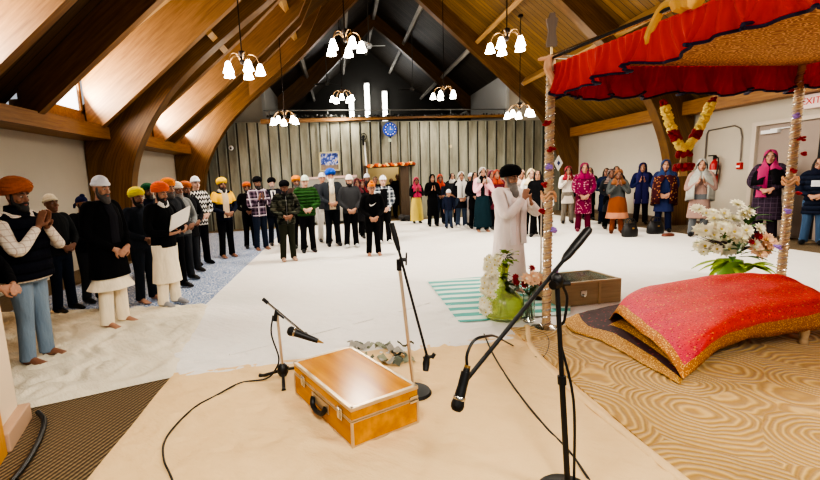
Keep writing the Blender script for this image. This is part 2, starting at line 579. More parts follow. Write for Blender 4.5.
# purlins ---------------------------------------------------
def purlin(x, y0, y1, mat, i, w=.14, d=.26):
    z = (zr(x) if x > RX else zl(x))
    a = math.atan(SR) if x > RX else -math.atan(SL)
    if x == RX: z -= .12; a = 0
    b = MB()
    M = Matrix.Translation((x, 0, z)) @ Matrix.Rotation(a, 4, 'Y')
    b.box((-w / 2, y0, -d), (w / 2, y1, .01), M)
    struct(b.build('purlin_beam_%d' % i, mat, smooth=False))
i = 1
for x in (RX, RX + 1.5, RX + 3.3, RX + 5.0, RX - 1.5, RX - 3.3):
    purlin(x, Y0, 16.35, M_purl, i); i += 1
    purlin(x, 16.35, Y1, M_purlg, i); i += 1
for ya, yb in ((6.36, 7.64), (9.76, 11.1), (13.16, 13.74)):
    for x in (-2.95,):
        purlin(x, ya, yb, M_purl, i, .14, .62); i += 1

# far wall: grey ribbed panelling under a gallery -----------
FW = lambda x: 15.95 + .093 * (x + 5)           # the wall is slightly askew
ztop = lambda x: 3.86 - .03 * (x + 5)
t = NT('ribbed_panelling', .75, srgb((120, 118, 104)))
nz = t.noise(t.coord(scale=(1.6, 1.6, .35)), 2.2, 5, .6)
t.color(t.ramp(nz, [(.3, srgb((112, 110, 94))), (.7, srgb((164, 162, 144)))]))
M_panel = t.m
M_rib = plain('panel_rib', (136, 138, 126), .7, 0, .1, 6)
DX0, DX1, DZ = 1.02, 2.55, 1.98                # doorway in it
b = MB()
def wseg(b, x0, x1, z0, z1f, mi=0, off=0, th=.2):
    vs = []
    for x in (x0, x1):
        for dy in (off, off + th):
            vs += [(x, FW(x) + dy, z0), (x, FW(x) + dy, z1f(x))]
    b.add(vs, [[0, 4, 5, 1], [2, 3, 7, 6], [1, 5, 7, 3], [0, 2, 6, 4], [0, 1, 3, 2], [4, 6, 7, 5]], mi)
wseg(b, -5.6, DX0, 0, ztop); wseg(b, DX1, 9.0, 0, ztop); wseg(b, DX0, DX1, DZ, ztop)
x = -5.5
while x < 8.9:
    wseg(b, x, x + .032, DZ + .1 if DX0 - .1 < x < DX1 + .05 else 0, lambda q: ztop(q) - .02, 1, -.06, .07)
    wseg(b, x + .05, x + .1, DZ + .1 if DX0 - .15 < x < DX1 + .05 else 0, lambda q: ztop(q) - .02, 2, -.012, .03)  # dark strip paints each rib's shadow onto the flat wall
    x += .37
struct(b.build('wall_back', [M_panel, M_rib, plain('panel_rib_shade', (58, 58, 52), .9)], smooth=False))
b = MB()
wseg(b, -2.7, 6.6, 3.72, lambda q: ztop(q) + .1, 0, -.12, .34)
struct(b.build('trim_1', wood('fascia_timber', (104, 72, 36), (140, 100, 56), axis='X'), smooth=False))
# doorway: jamb and lintel, lit passage behind
Md = wood('dark_jamb_timber', (58, 46, 34), (84, 68, 52), axis='Z')
b = MB(); wseg(b, DX1 - .26, DX1 + .06, 0, lambda q: DZ + .12, 0, -.16, .5); wseg(b, DX0 - .1, DX1 + .3, DZ, lambda q: DZ + .1, 0, -.14, .2)
wseg(b, DX0 - .1, DX0, 0, lambda q: DZ, 0, -.1, .3)
struct(b.build('door_1', Md, smooth=False))
b = MB(); b.box((.2, 18.4, 0), (4.2, 18.5, 2.6)); b.box((.1, 16.8, 0), (.2, 18.5, 2.6)); b.box((4.2, 16.9, 0), (4.3, 18.5, 2.6)); b.box((.1, 16.8, 2.6), (4.3, 18.5, 2.7))
struct(b.build('wall_passage', plain('passage_paint', (190, 176, 140), .8, 0, .04, 3), smooth=False))
# gallery floor, side walls, gable
b = MB(); b.box((-5.5, 17.5, 3.35), (8.95, Y1, 3.5)); struct(b.build('floor_gallery', plain('gallery_floor', (60, 58, 55), .9), smooth=False))
b = MB()
for sx, x0, zf in ((-1, -2.65, zl), (1, 6.45, zr)):
    b.add([(x0, 17.1, 3.5), (x0, 21.6, 3.5), (x0, 21.6, zf(x0)), (x0, 17.1, zf(x0)), (x0 + sx * .12, 17.1, 3.5), (x0 + sx * .12, 21.6, 3.5), (x0 + sx * .12, 21.6, zf(x0 + sx * .12)), (x0 + sx * .12, 17.1, zf(x0 + sx * .12))],
          [[0, 1, 2, 3], [7, 6, 5, 4], [0, 3, 7, 4], [1, 5, 6, 2], [3, 2, 6, 7]])
struct(b.build('wall_gallery', M_wallg, smooth=False))
b = MB()
b.add([(-2.65, 17.15, 3.5), (-5.6, 17.15, 3.2), (-5.6, 17.15, zl(-5.6)), (-2.65, 17.15, zl(-2.65)), (6.45, 17.15, 3.5), (9, 17.15, 3.0), (9, 17.15, zr(9)), (6.45, 17.15, zr(6.45))], [[0, 1, 2, 3], [4, 5, 6, 7]])
struct(b.build('wall_gallery_end', M_wall, smooth=False))
b = MB(); b.add([(XL, Y1, 3), (XR, Y1, 3), (XR + .1, Y1, zr(XR)), (RX, Y1, RZ + .05), (XL, Y1, zl(XL))], [[0, 1, 2, 3, 4]])
struct(b.build('wall_gable', M_gable, smooth=False))

M_railg = plain('railing_grey', (112, 114, 112), .5, .4)
# gallery railing
rl = thing('gallery_railing', 'thin grey metal railing along the front of the dark gallery above the ribbed wall', 'railing', (0, 0, 0))
b = MB(); b.tube([(-2.6, FW(-2.6) + .1, ztop(-2.6) + .42), (6.5, FW(6.5) + .1, ztop(6.5) + .42)], .025, 8); b.build('top_rail', M_railg, rl)
for x in (-2.4, -.3, 2.0, 4.3, 6.4):
    b = MB(); b.cyl((x, FW(x) + .1, ztop(x) + .08), (x, FW(x) + .1, ztop(x) + .42), .02, 8); b.build('post', M_railg, rl)
b = MB()
random.seed(3)
for k in range(420):
    x = random.uniform(-2.5, 6.5)
    c = Vector((x, FW(x) + random.uniform(-.08, .12), ztop(x) + .1 + random.uniform(.02, .14)))
    b.ell(c, (random.uniform(.015, .05),) * 3, 5, 3, mi=0 if random.random() < .86 else 1)
gl = b.build('tinsel_garland', [plain('dark_tinsel', (40, 42, 40), .5, .4), plain('pale_tinsel', (150, 154, 156), .4, .4)])
tag(gl, 'dark and silver tinsel lying along the gallery ledge above the ribbed wall', 'tinsel', kind='stuff')

# strip lights on the gable
SL_ = ['shorter tall white strip light on the dark gable, nearest the hanging lamp', 'tallest white strip light, in the middle of the three on the dark gable', 'vertical white strip light on the dark gable, above the blue clock']
for k, (px, y0, y1) in enumerate(((351, 96, 121), (366.5, 83, 121), (384.5, 91, 121))):
    Yg = 26.8
    p, q = atY(px, y0, Yg), atY(px + 1, y1, Yg)
    t_ = thing('strip_light', SL_[k], 'light', (p.x, Yg, q.z), group='strip lights on the gable')
    b = MB(); b.box((-.16, .02, -.02), (.16, .14, p.z - q.z + .02)); b.build('housing', M_white, t_, smooth=False)
    b = MB(); b.box((-.11, -.06, .05), (.11, .03, p.z - q.z - .05), bevel=.03); b.build('tube', emissive('strip_tube', (1, 1, .96), 9), t_)

# doors on the right wall, with frame, closers, exit sign ----
M_door = plain('door_paint_taupe', (150, 134, 122), .6, 0, .05, 3)
M_frame = plain('door_frame_paint', (196, 184, 168), .6, 0, .04, 3)
b = MB(); b.box((8.9, 9.5, 0), (9.02, 9.6, 2.36)); b.box((8.9, 7.0, 2.28), (9.02, 9.5, 2.36)); b.box((8.9, 6.9, 0), (9.02, 7.0, 2.36))
struct(b.build('trim_2', M_frame, smooth=False))
for k, (y0, y1) in enumerate(((8.27, 9.49), (7.0, 8.25))):
    b = MB(); b.box((8.96, y0, .02), (9.0, y1, 2.27)); d = struct(b.build('door_%d' % (k + 2), M_door, smooth=False))
    b = MB(); b.box((8.88, y0 + (.75 if k == 0 else .2), 2.1), (8.96, y1 - (.12 if k == 0 else .7), 2.17)); b.box((8.9, y0 + .5, 2.17), (8.92, y1 - .3, 2.19)); b.build('door_closer', M_white, d, smooth=False)
    b = MB(); b.box((8.91, y0 + .15, .98), (8.94, y1 - .15, 1.05)); b.box((8.92, y0 + .1, .95), (8.96, y0 + .18, 1.08)); b.build('door_handle', M_chrome, d, smooth=False)
b = MB(); b.box((8.955, 8.235, .02), (8.97, 8.285, 2.27)); struct(b.build('trim_3', M_dark, smooth=False))
def text(name, body, size, mat, parent, loc, rot, ext=.002):
    cu = bpy.data.curves.new(name, 'FONT'); cu.body = body; cu.size = size; cu.align_x = 'CENTER'; cu.align_y = 'CENTER'; cu.extrude = ext
    o = bpy.data.objects.new(name, cu); COL.objects.link(o)
    cu.materials.append(mat); o.parent = parent; o.location = loc; o.rotation_euler = rot
    dg = bpy.context.evaluated_depsgraph_get()
    me = bpy.data.meshes.new_from_object(o.evaluated_get(dg)); me.name = name
    n = bpy.data.objects.new(name, me); COL.objects.link(n); n.parent = parent; n.location = loc; n.rotation_euler = rot
    bpy.data.objects.remove(o)
    return n
ex = thing('exit_sign', 'white EXIT sign with red letters above the double door', 'sign', (8.9, 8.42, 2.6))
b = MB(); b.box((-.03, -.19, -.12), (.1, .19, .14), bevel=.01); b.build('sign_box', emissive('sign_face_glow', (.72, .56, .52), .12), ex, smooth=False)
text('sign_lettering', 'EXIT', .17, emissive('red_letters', (.5, .004, .004), .25), ex, (-.036, 0, 0.01), (PI / 2, 0, -PI / 2))
# fire extinguisher, pull station, conduit
fe = thing('fire_extinguisher', 'red fire extinguisher hanging on the cream wall beside the conduit', 'fire extinguisher', (8.88, 10.46, 1.05))
R_ = plain('red_enamel', (176, 26, 24), .35)
b = MB(); b.lathe([(.0, 0), (.075, .01), (.085, .04), (.085, .45), (.06, .53), (.03, .56), (.03, .6), (0, .6)]); b.build('cylinder', R_, fe)
b = MB(); b.box((-.03, -.02, .58), (.03, .02, .66)); b.box((-.03, -.01, .66), (.03, .16, .69)); b.build('valve', M_dark, fe, smooth=False)
b = MB(); b.tube(catmull([(0, -.02, .62), (-.02, -.12, .6), (-.03, -.13, .4), (-.03, -.11, .2)]), .014, 8); b.build('hose', M_black, fe)
b = MB(); b.torso([(.24, .0865, .0865), (.34, .0865, .0865)]); b.build('label_band', plain('label_band_white', (220, 214, 200), .6), fe)
ps = thing('fire_alarm_pull', 'small red fire alarm box on the cream wall left of the double door', 'alarm box', (8.97, 9.89, 1.46))
b = MB(); b.box((-.04, -.055, -.075), (.03, .055, .075), bevel=.01); b.build('case', R_, ps, smooth=False)
b = MB(); b.box((-.05, -.04, -.03), (-.04, .04, .01)); b.build('pull_bar', M_white, ps, smooth=False)
b = MB(); b.tube([(8.97, 10.85, 1.3), (8.97, 10.85, 2.25), (8.97, 10.8, 2.33), (8.97, 10.1, 2.36), (8.97, 9.95, 2.28), (8.97, 9.9, 2.1), (8.97, 9.89, 1.56)], .014, 8)
tag(b.build('conduit', plain('conduit_grey', (120, 112, 104), .5, .4)), 'thin dark conduit pipe bent across the cream wall above the fire alarm box', 'pipe')
b = MB(); b.box((8.93, -3, 0.0), (9.0, 6.9, .12)); b.box((8.93, 9.6, 0), (9.0, 16, .12)); struct(b.build('baseboard_right', plain('baseboard_brown', (92, 76, 62), .6), smooth=False))

# near left wall end with its base block and orange trim -----
pA, pB = at(12, 452), at(33, 418)
pl_ = (pB - pA).length
Mp = Matrix.Translation(pA) @ Matrix.Rotation(math.atan2((pB - pA).y, (pB - pA).x), 4, 'Z')
b = MB(); b.box((-.5, .07, .1), (pl_ - .03, 1.4, 2.5), Mp)
struct(b.build('wall_stub', plain('wall_stub_paint', (226, 206, 178), .8, 0, .03, 3), smooth=False))
b = MB(); b.box((.0, .0, 0), (pl_, 1.4, .125), Mp, bevel=.008)
struct(b.build('baseboard_stub', plain('stub_base', (186, 152, 124), .7, 0, .06, 5), smooth=False))
b = MB(); b.box((-.6, .02, 0), (-.01, 1.4, .34), Mp)
struct(b.build('trim_4', wood('honey_timber', (190, 128, 40), (214, 156, 66), axis='Z'), smooth=False))
# ------------------------------------------------------------------ cloths on the floor
def sheet(name, quad, n, z, amp, mat, freq=2.0, label=None, cat='floor sheet', seed=0, ridge=.0):
    """quad corners a,b,c,d (a->b first row, d->c last row); bilinear grid with soft folds"""
    a, b_, c, d = [Vector((*p[:2], 0)) for p in quad]
    P = []
    for i in range(n + 1):
        v = i / n
        row = []
        for j in range(n + 1):
            u = j / n
            p = (a * (1 - u) + b_ * u) * (1 - v) + (d * (1 - u) + c * u) * v
            e = min(u, v, 1 - u, 1 - v) * n
            h = noise.noise(Vector((p.x * freq, p.y * freq, seed))) + .5 * noise.noise(Vector((p.x * freq * 2.3, p.y * freq * 2.3, seed + 9)))
            r = 1 - abs(noise.noise(Vector((p.x * freq * .9 + 3 * h, p.y * freq * 1.6, seed + 4)))) * 3
            zz = z + max(0, amp * (.5 + .5 * h) + ridge * max(0, r)) * min(1, e / 2)
            wob = .02 * noise.noise(Vector((p.x * 1.5, p.y * 1.5, 7 + seed))) if e < .5 else 0
            row.append((p.x + wob, p.y + wob, zz))
        P.append(row)
    m = MB(); m.grid(P)
    o = m.build(name, mat, flat_ang=PI)
    return tag(o, label, cat)
def cloth_mat(name, c1, c2, rough=.9, creases=1.0):
    t = NT(name, rough, srgb(c1))
    v = t.coord()
    big = t.noise(v, .7, 3)
    w = t.noise(v, 5, 5, .6)
    cr = t.noise(t.coord(scale=(1, 2.5, 1), rot=(0, 0, .6)), 3.2, 6, .62)
    t.color(t.mix(t.math('MULTIPLY', t.math('ADD', big, w), .5), srgb(c1), srgb(c2)))
    t.b.inputs['Specular IOR Level'].default_value = .25
    t.bump(t.math('ADD', t.math('MULTIPLY', cr, 1.0), t.math('MULTIPLY', w, .5)), .5 * creases, .04)
    return t.m
M_sheetw = cloth_mat('white_sheet', (222, 218, 212), (238, 234, 228))
M_sheetc = cloth_mat('cream_sheet', (220, 184, 132), (240, 212, 164), creases=1.3)
M_sheetl = cloth_mat('crumpled_sheet', (206, 196, 172), (234, 226, 206), creases=1.8)

t = NT('blue_damask', .95, srgb((150, 165, 190)))
v = t.coord()
vo = t.n('TexVoronoi', Vector=v, Scale=8).outputs['Distance']
n1 = t.noise(v, 9, 3, .6)
f = t.math('SINE', t.math('MULTIPLY', t.math('ADD', vo, t.math('MULTIPLY', n1, .6)), 24))
t.color(t.ramp(f, [(.3, srgb((112, 132, 168))), (.62, srgb((206, 211, 220)))]))
M_damask = t.m
sheet('patterned_sheet', [(-4.72, 5.62), (-1.72, 5.55), (-2.0, 15.6), (-4.7, 15.1)], 24, .004, .004, M_damask, label='blue and white patterned floor sheet under the men along the left wall')
sheet('floor_sheet', [(-1.9, 3.6), (8.0, 3.3), (7.62, 12.3), (-1.95, 12.6)], 60, .007, .004, M_sheetw, .9, 'large white sheet covering the middle of the hall floor', seed=2)
sheet('floor_sheet', [(-1.95, 12.5), (7.62, 12.2), (7.5, 16.5), (-1.9, 15.85)], 24, .006, .003, M_sheetw, .9, 'white floor sheet at the far end below the ribbed wall', seed=5)
sheet('floor_sheet', [(-4.4, 2.2), (-1.5, 3.52), (-1.86, 5.75), (-5.5, 5.85)], 110, .006, .012, M_sheetl, 1.3, 'crumpled cream sheet under the barefoot man in pale jeans', seed=11, ridge=.04)
_p = Vector((-1.48, 3.52, 0)); _nl = tuple((_p + (at(90, 480) - _p) * 1.7)[:2])
sheet('floor_sheet', [_nl, (1.78, 1.1), (1.66, 4.12), (-1.52, 3.6)], 110, .011, .006, M_sheetc, 2.2, 'cream sheet spread under the case and the microphone stands', seed=21, ridge=.012)
sheet('floor_sheet', [(-1.46, 3.5), (1.64, 3.95), (2.0, 5.9), (-1.82, 4.3)], 90, .0105, .005, M_sheetw, 1.6, 'white sheet with long creases behind the case and the small microphone', seed=31, ridge=.014)
b = MB(); b.tube(catmull([(1.69, 1.2, .02), (1.64, 2.1, .022), (1.6, 3.0, .022), (1.66, 3.75, .02), (1.85, 4.3, .02)]), .03, 8, flat=.5)
tag(b.build('folded_sheet_edge', M_sheetc), 'folded cream hem of the sheet along the left edge of the gold rug', 'sheet hem')
b = MB(); b.tube(catmull([(-1.12, 3.93, .016), (-.3, 4.42, .018), (.4, 4.85, .016), (1.1, 5.35, .014)]), .018, 6, flat=.5)
tag(b.build('sheet_crease', M_sheetw), 'long raised crease in the white sheet behind the small microphone', 'sheet crease')

t = NT('sculpted_gold_rug', .85, srgb((186, 148, 70)))
v = t.coord()
nz = t.noise(v, 26, 3)
dis = t.n('TexVoronoi', Vector=t.n('VectorMath', operation='ADD', i0=v, i1=t.n('VectorMath', operation='SCALE', i0=t.noise(v, 3, 2, out=1), Scale=.12).outputs[0]).outputs[0], Scale=1.75).outputs['Distance']
s_ = t.math('SINE', t.math('MULTIPLY', dis, 92))
h = t.math('ADD', t.math('MULTIPLY', s_, .5), t.math('MULTIPLY', nz, .5))
t.color(t.ramp(h, [(.0, srgb((174, 134, 68))), (.45, srgb((196, 156, 84))), (.95, srgb((220, 186, 120)))]))
t.bump(h, .8, .012)
t.b.inputs['Sheen Weight'].default_value = .2
b = MB(); b.box((1.66, .8, .012), (4.9, 4.25, .03))
ru = tag(b.build('gold_rug', t.m, smooth=False), 'gold rug sculpted with concentric fan curves beneath the red-covered low platform', 'rug')

t = NT('teal_striped_cloth', .9, srgb((226, 228, 218)))
x, y, z = t.sep(t.coord())
s_ = t.math('SINE', t.math('ADD', t.math('MULTIPLY', y, 28), t.math('MULTIPLY', t.noise(t.coord(), 2, 2), 1.4)))
t.color(t.mix(t.math('GREATER_THAN', s_, -.05), srgb((206, 222, 212)), srgb((86, 166, 158))))
sheet('striped_mat', [(1.2, 4.5), (2.45, 4.6), (3.6, 6.7), (1.26, 6.45)], 24, .024, .008, t.m, 2, 'white mat with teal stripes on the sheet behind the green vase', 'mat', seed=41)

# ------------------------------------------------------------------ red-covered low platform
E1, E2 = Vector((.982, .19, 0)), Vector((-.08, .997, 0))
N0 = Vector((2.9, 3.27, 0))
pl = thing('low_platform', 'low wooden platform hidden under the red cover on the gold rug', 'low table', (0, 0, 0.03))
Mw = wood('pale_platform_wood', (168, 138, 100), (198, 170, 130), axis='X')
b = MB()
Mt = Matrix((( E1.x, E2.x, 0, N0.x), (E1.y, E2.y, 0, N0.y), (0, 0, 1, 0), (0, 0, 0, 1)))
b.box((0, 0, .2), (1.0, .7, .28), Mt, bevel=.01); b.build('table_top', Mw, pl, smooth=False)
for u, v_ in ((.14, .2), (.96, .05), (.04, .66), (.96, .66)):
    b = MB(); b.lathe([(.028, 0), (.034, .015), (.03, .03), (.024, .06), (.033, .1), (.03, .14), (.036, .2)], Mt @ Vector((u, v_, 0)), 12); b.build('leg', Mw, pl)

rows = [
 [(2.41, 2.97, .045), (2.69, 3.14, .08), (2.99, 3.30, .13), (3.38, 3.40, .155), (3.75, 3.46, .155), (4.1, 3.52, .15), (4.24, 3.56, .12)],
 [(2.45, 3.12, .1), (2.61, 3.12, .22), (2.84, 3.17, .33), (3.23, 3.28, .38), (3.62, 3.36, .39), (4.02, 3.46, .37), (4.22, 3.52, .2)],
 [(2.49, 3.37, .16), (2.72, 3.45, .3), (3.05, 3.51, .4), (3.48, 3.62, .44), (3.85, 3.66, .45), (4.1, 3.62, .41), (4.26, 3.64, .22)],
 [(2.53, 3.7, .19), (2.8, 3.83, .34), (3.2, 3.9, .42), (3.68, 3.98, .465), (4.0, 3.93, .475), (4.16, 3.8, .43), (4.3, 3.8, .22)],
 [(2.6, 4.06, .2), (2.88, 4.22, .36), (3.36, 4.26, .43), (3.8, 4.2, .485), (4.06, 4.1, .49), (4.2, 3.95, .44), (4.32, 3.95, .22)],
 [(2.62, 4.2, .07), (2.9, 4.36, .14), (3.4, 4.4, .18), (3.84, 4.34, .2), (4.1, 4.26, .2), (4.26, 4.12, .2), (4.36, 4.08, .12)]]
def surf(rows, k=5):
    R = [catmull(r, k) for r in rows]
    cols = [catmull([r[j] for r in R], k) for j in range(len(R[0]))]
    return [[cols[j][i] for j in range(len(cols))] for i in range(len(cols[0]))]
P = surf(rows)
for i, row in enumerate(P):
    for j, p in enumerate(row):
        p.z += .014 * noise.noise(Vector((p.x * 6, p.y * 6, 1))) + .004 * noise.noise(Vector((p.x * 17, p.y * 17, 5)))
        p.z = max(p.z + .03 if False else p.z, .036)
t = NT('embroidered_red_cover', .62, srgb((214, 40, 40)))
u, v_, _ = t.sep(t.coord('UV'))
ob = t.coord()
nz = t.noise(ob, 9, 3)
vo = t.n('TexVoronoi', Vector=ob, Scale=24).outputs['Distance']
vb = t.n('TexVoronoi', Vector=ob, Scale=70).outputs['Distance']
red = t.mix(nz, srgb((200, 20, 18)), srgb((236, 52, 36)))
pink = t.mix(nz, srgb((206, 34, 84)), srgb((236, 70, 100)))
lf = t.n('MapRange', i0=t.math('ADD', u, t.math('MULTIPLY', nz, .16)), i1=.14, i2=.36, i3=1.0, i4=0.0).outputs[0]
red = t.mix(t.math('MULTIPLY', lf, .8), red, pink)  # magenta-pink light on the left end is mixed into the cloth colour
red = t.mix(t.math('MULTIPLY', t.math('LESS_THAN', vo, .17), .75), red, srgb((226, 156, 52)))
red = t.mix(t.math('MULTIPLY', t.math('LESS_THAN', vb, .2), .35), red, srgb((250, 190, 150)))
v3 = t.n('TexVoronoi', Vector=ob, Scale=46).outputs['Distance']
red = t.mix(t.math('MULTIPLY', t.math('LESS_THAN', v3, .26), .6), red, srgb((140, 8, 14)))
gold = t.mix(t.math('LESS_THAN', vb, .33), srgb((188, 116, 42)), srgb((250, 206, 110)))
edge = t.math('MAXIMUM', t.math('LESS_THAN', v_, .13), t.math('LESS_THAN', u, .055))
edge = t.math('MAXIMUM', edge, t.math('GREATER_THAN', u, .955))
t.color(t.mix(edge, red, gold))
t.bump(t.math('ADD', nz, t.math('MULTIPLY', vb, .5)), .4, .01)
b = MB(); b.grid(P)
cv = b.build('red_cover', t.m, flat_ang=PI)
solid(cv, .006, -1)
tag(cv, 'bright red embroidered cloth with gold border draped over the low platform', 'cloth')

# darker cloth spilling out to the left beneath it
rows = [
 [at(563, 320, .036), at(580, 314, .04), at(600, 309, .06), at(622, 304, .09)],
 [at(572, 332, .036), at(590, 326, .045), at(606, 318, .08), at(628, 310, .12)],
 [at(600, 341, .036), at(614, 333, .05), at(630, 326, .09), at(648, 318, .14)],
 [at(640, 363, .036), at(650, 354, .05), at(660, 347, .08), at(674, 338, .12)],
 [at(680, 385, .036), at(683, 380, .04), at(688, 373, .05), at(696, 362, .07)]]
P = surf(rows)
for row in P:
    for p in row: p.z += abs(.02 * noise.noise(Vector((p.x * 7, p.y * 7, 3))))
t = NT('maroon_brocade', .7, srgb((60, 18, 20)))
u, v_, _ = t.sep(t.coord('UV'))
ob = t.coord()
vo = t.n('TexVoronoi', Vector=ob, Scale=22).outputs['Distance']
vb = t.n('TexVoronoi', Vector=ob, Scale=75).outputs['Distance']
mar = t.mix(t.math('LESS_THAN', vo, .2), srgb((52, 14, 18)), srgb((142, 40, 46)))
gold = t.mix(t.math('LESS_THAN', vb, .33), srgb((170, 118, 40)), srgb((240, 200, 110)))
e = t.math('MAXIMUM', t.math('LESS_THAN', u, .3), t.math('MULTIPLY', t.math('MULTIPLY', t.math('GREATER_THAN', u, .5), t.math('LESS_THAN', u, .78)), t.math('GREATER_THAN', v_, .38)))
t.color(t.mix(e, mar, gold))
b = MB(); b.grid(P)
uc = b.build('maroon_cloth', t.m, flat_ang=PI)
solid(uc, .005, -1)
tag(uc, 'maroon and gold brocade cloth spilling out beneath the red cover onto the rug', 'cloth')

# ------------------------------------------------------------------ canopy
K0, KR = Vector((2.0, 4.21, 0)), Vector((4.88, 4.76, 0))
ux = (KR - K0).normalized()
uy = Vector((ux.y, -ux.x, 0))                     # towards the near side
KS = (KR - K0).length
KN0, KNR = K0 + uy * KS * .97 + Vector((.0, 0, 0)), KR + uy * KS * .97
t = NT('red_valance', .7, srgb((222, 40, 22)))
u, v_, _ = t.sep(t.coord('UV'))
nz = t.noise(t.coord(scale=(6, 6, 1)), 2.4, 4)
t.color(t.mix(nz, srgb((196, 18, 10)), srgb((240, 52, 26))))
t.b.inputs['Sheen Weight'].default_value = .2
t.bump(t.noise(t.coord(scale=(16, 16, 1)), 2, 3), .5, .02)
tl = t.n('BsdfTranslucent', Color=srgb((230, 40, 20)))
mx = t.n('MixShader', i0=.22)
t.link(t.b.outputs[0], mx.inputs[1]); t.link(tl.outputs[0], mx.inputs[2])
t.link(mx.outputs[0], t.t.nodes['Material Output'].inputs['Surface'])
M_val = t.m
M_val2 = fabric((196, 22, 18))  # darker red copy: shade inside the canopy is put into the colour
M_navy = plain('navy_hem', (26, 18, 60), .7)
cn = thing('canopy', 'red cloth canopy on four decorated poles above the covered platform', 'canopy', (0, 0, 0))
def valance(p, q, name, zt=2.54, zbo=2.2, seed=0, mat=None, zq=None):
    d = (q - p); L = d.length; d.normalize()
    nrm = Vector((d.y, -d.x, 0))
    n = int(L / .0125)
    Pg, hem = [], []
    rowsn = 9
    for i in range(rowsn + 1):
        w = i / rowsn
        row = []
        for j in range(n + 1):
            s = j / n * L
            ph = 2 * PI * s / .075 + 3.4 * noise.noise(Vector((s * 2.2, seed, 0)))
            amp = (.006 + .016 * w) * (1 + .7 * noise.noise(Vector((s * 3, seed, 4))))
            bot = zbo + .045 * noise.noise(Vector((s * 1.7, seed, 2))) + .02 * math.sin(2 * PI * s / .3) + (0 if zq is None else (zq - zbo) * j / n)
            z = zt + (bot - zt) * w
            big = .085 * w * w * math.sin(2 * PI * s / .42 + 4 * noise.noise(Vector((s * 1.3, seed, 8))))
            row.append(p + d * (s + .06 * w * w * math.cos(2 * PI * s / .42 + 4 * noise.noise(Vector((s * 1.3, seed, 8))))) + nrm * (amp * math.sin(ph) + big) + Vector((0, 0, z)))
        Pg.append(row)
    b = MB(); b.grid(Pg)
    o = b.build(name, mat or M_val, cn, flat_ang=PI)
    b = MB(); b.tube(Pg[-1][::1], .011, 6)
    b.build('hem_trim', M_navy, o)
    return o
valance(K0, KN0, 'side_valance', seed=1, zbo=2.26, zq=2.36)
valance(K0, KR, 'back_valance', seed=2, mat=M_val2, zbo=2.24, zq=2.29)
valance(KR, KNR, 'side_valance', seed=3, zbo=2.3)
# fabric ceiling of the canopy
t = NT('canopy_lining', .8, srgb((176, 120, 62)))
vo = t.n('TexVoronoi', Vector=t.coord(scale=(1, 1.6, 1)), Scale=8).outputs['Distance']
f = t.math('SINE', t.math('MULTIPLY', vo, 30))
t.color(t.ramp(f, [(.2, srgb((150, 98, 52))), (.6, srgb((222, 172, 108)))]))
b = MB()
P = []
for i in range(13):
    row = []
    for j in range(13):
        a, c = i / 12, j / 12
        p = K0 * (1 - a) * (1 - c) + KR * a * (1 - c) + KNR * a * c + KN0 * (1 - a) * c
        row.append((p.x, p.y, 2.53 - .015 * math.sin(PI * a) * math.sin(PI * c)))
    P.append(row)
b.grid(P); b.build('lining', t.m, cn, flat_ang=PI)
b = MB()
for p, q in ((K0, KN0), (K0, KR), (KR, KNR), (KN0, KNR)): b.cyl(p + Vector((0, 0, 2.615)), q + Vector((0, 0, 2.55)), .02, 8)
b.build('top_frame', M_chrome, cn)
b = MB(); b.cyl(K0 + Vector((-.02, 0, 2.592)), KN0 + Vector((-.02, 0, 2.592)), .012, 8); b.build('top_rod', M_black, cn)
M_pole = wood('pole_wood', (168, 138, 104), (200, 174, 142), axis='Z')
M_bead = plain('gold_tinsel', (206, 178, 128), .35, .6)
M_bead2 = plain('silver_tinsel', (196, 192, 184), .25, .8)
M_peach = fabric((226, 178, 138))
M_redf = plain('dark_red_petals', (150, 16, 24), .7)
M_lil = plain('lilac_petals', (150, 120, 200), .7)
M_fin = wood('finial_wood', (84, 60, 34), (102, 76, 44), axis='Z')
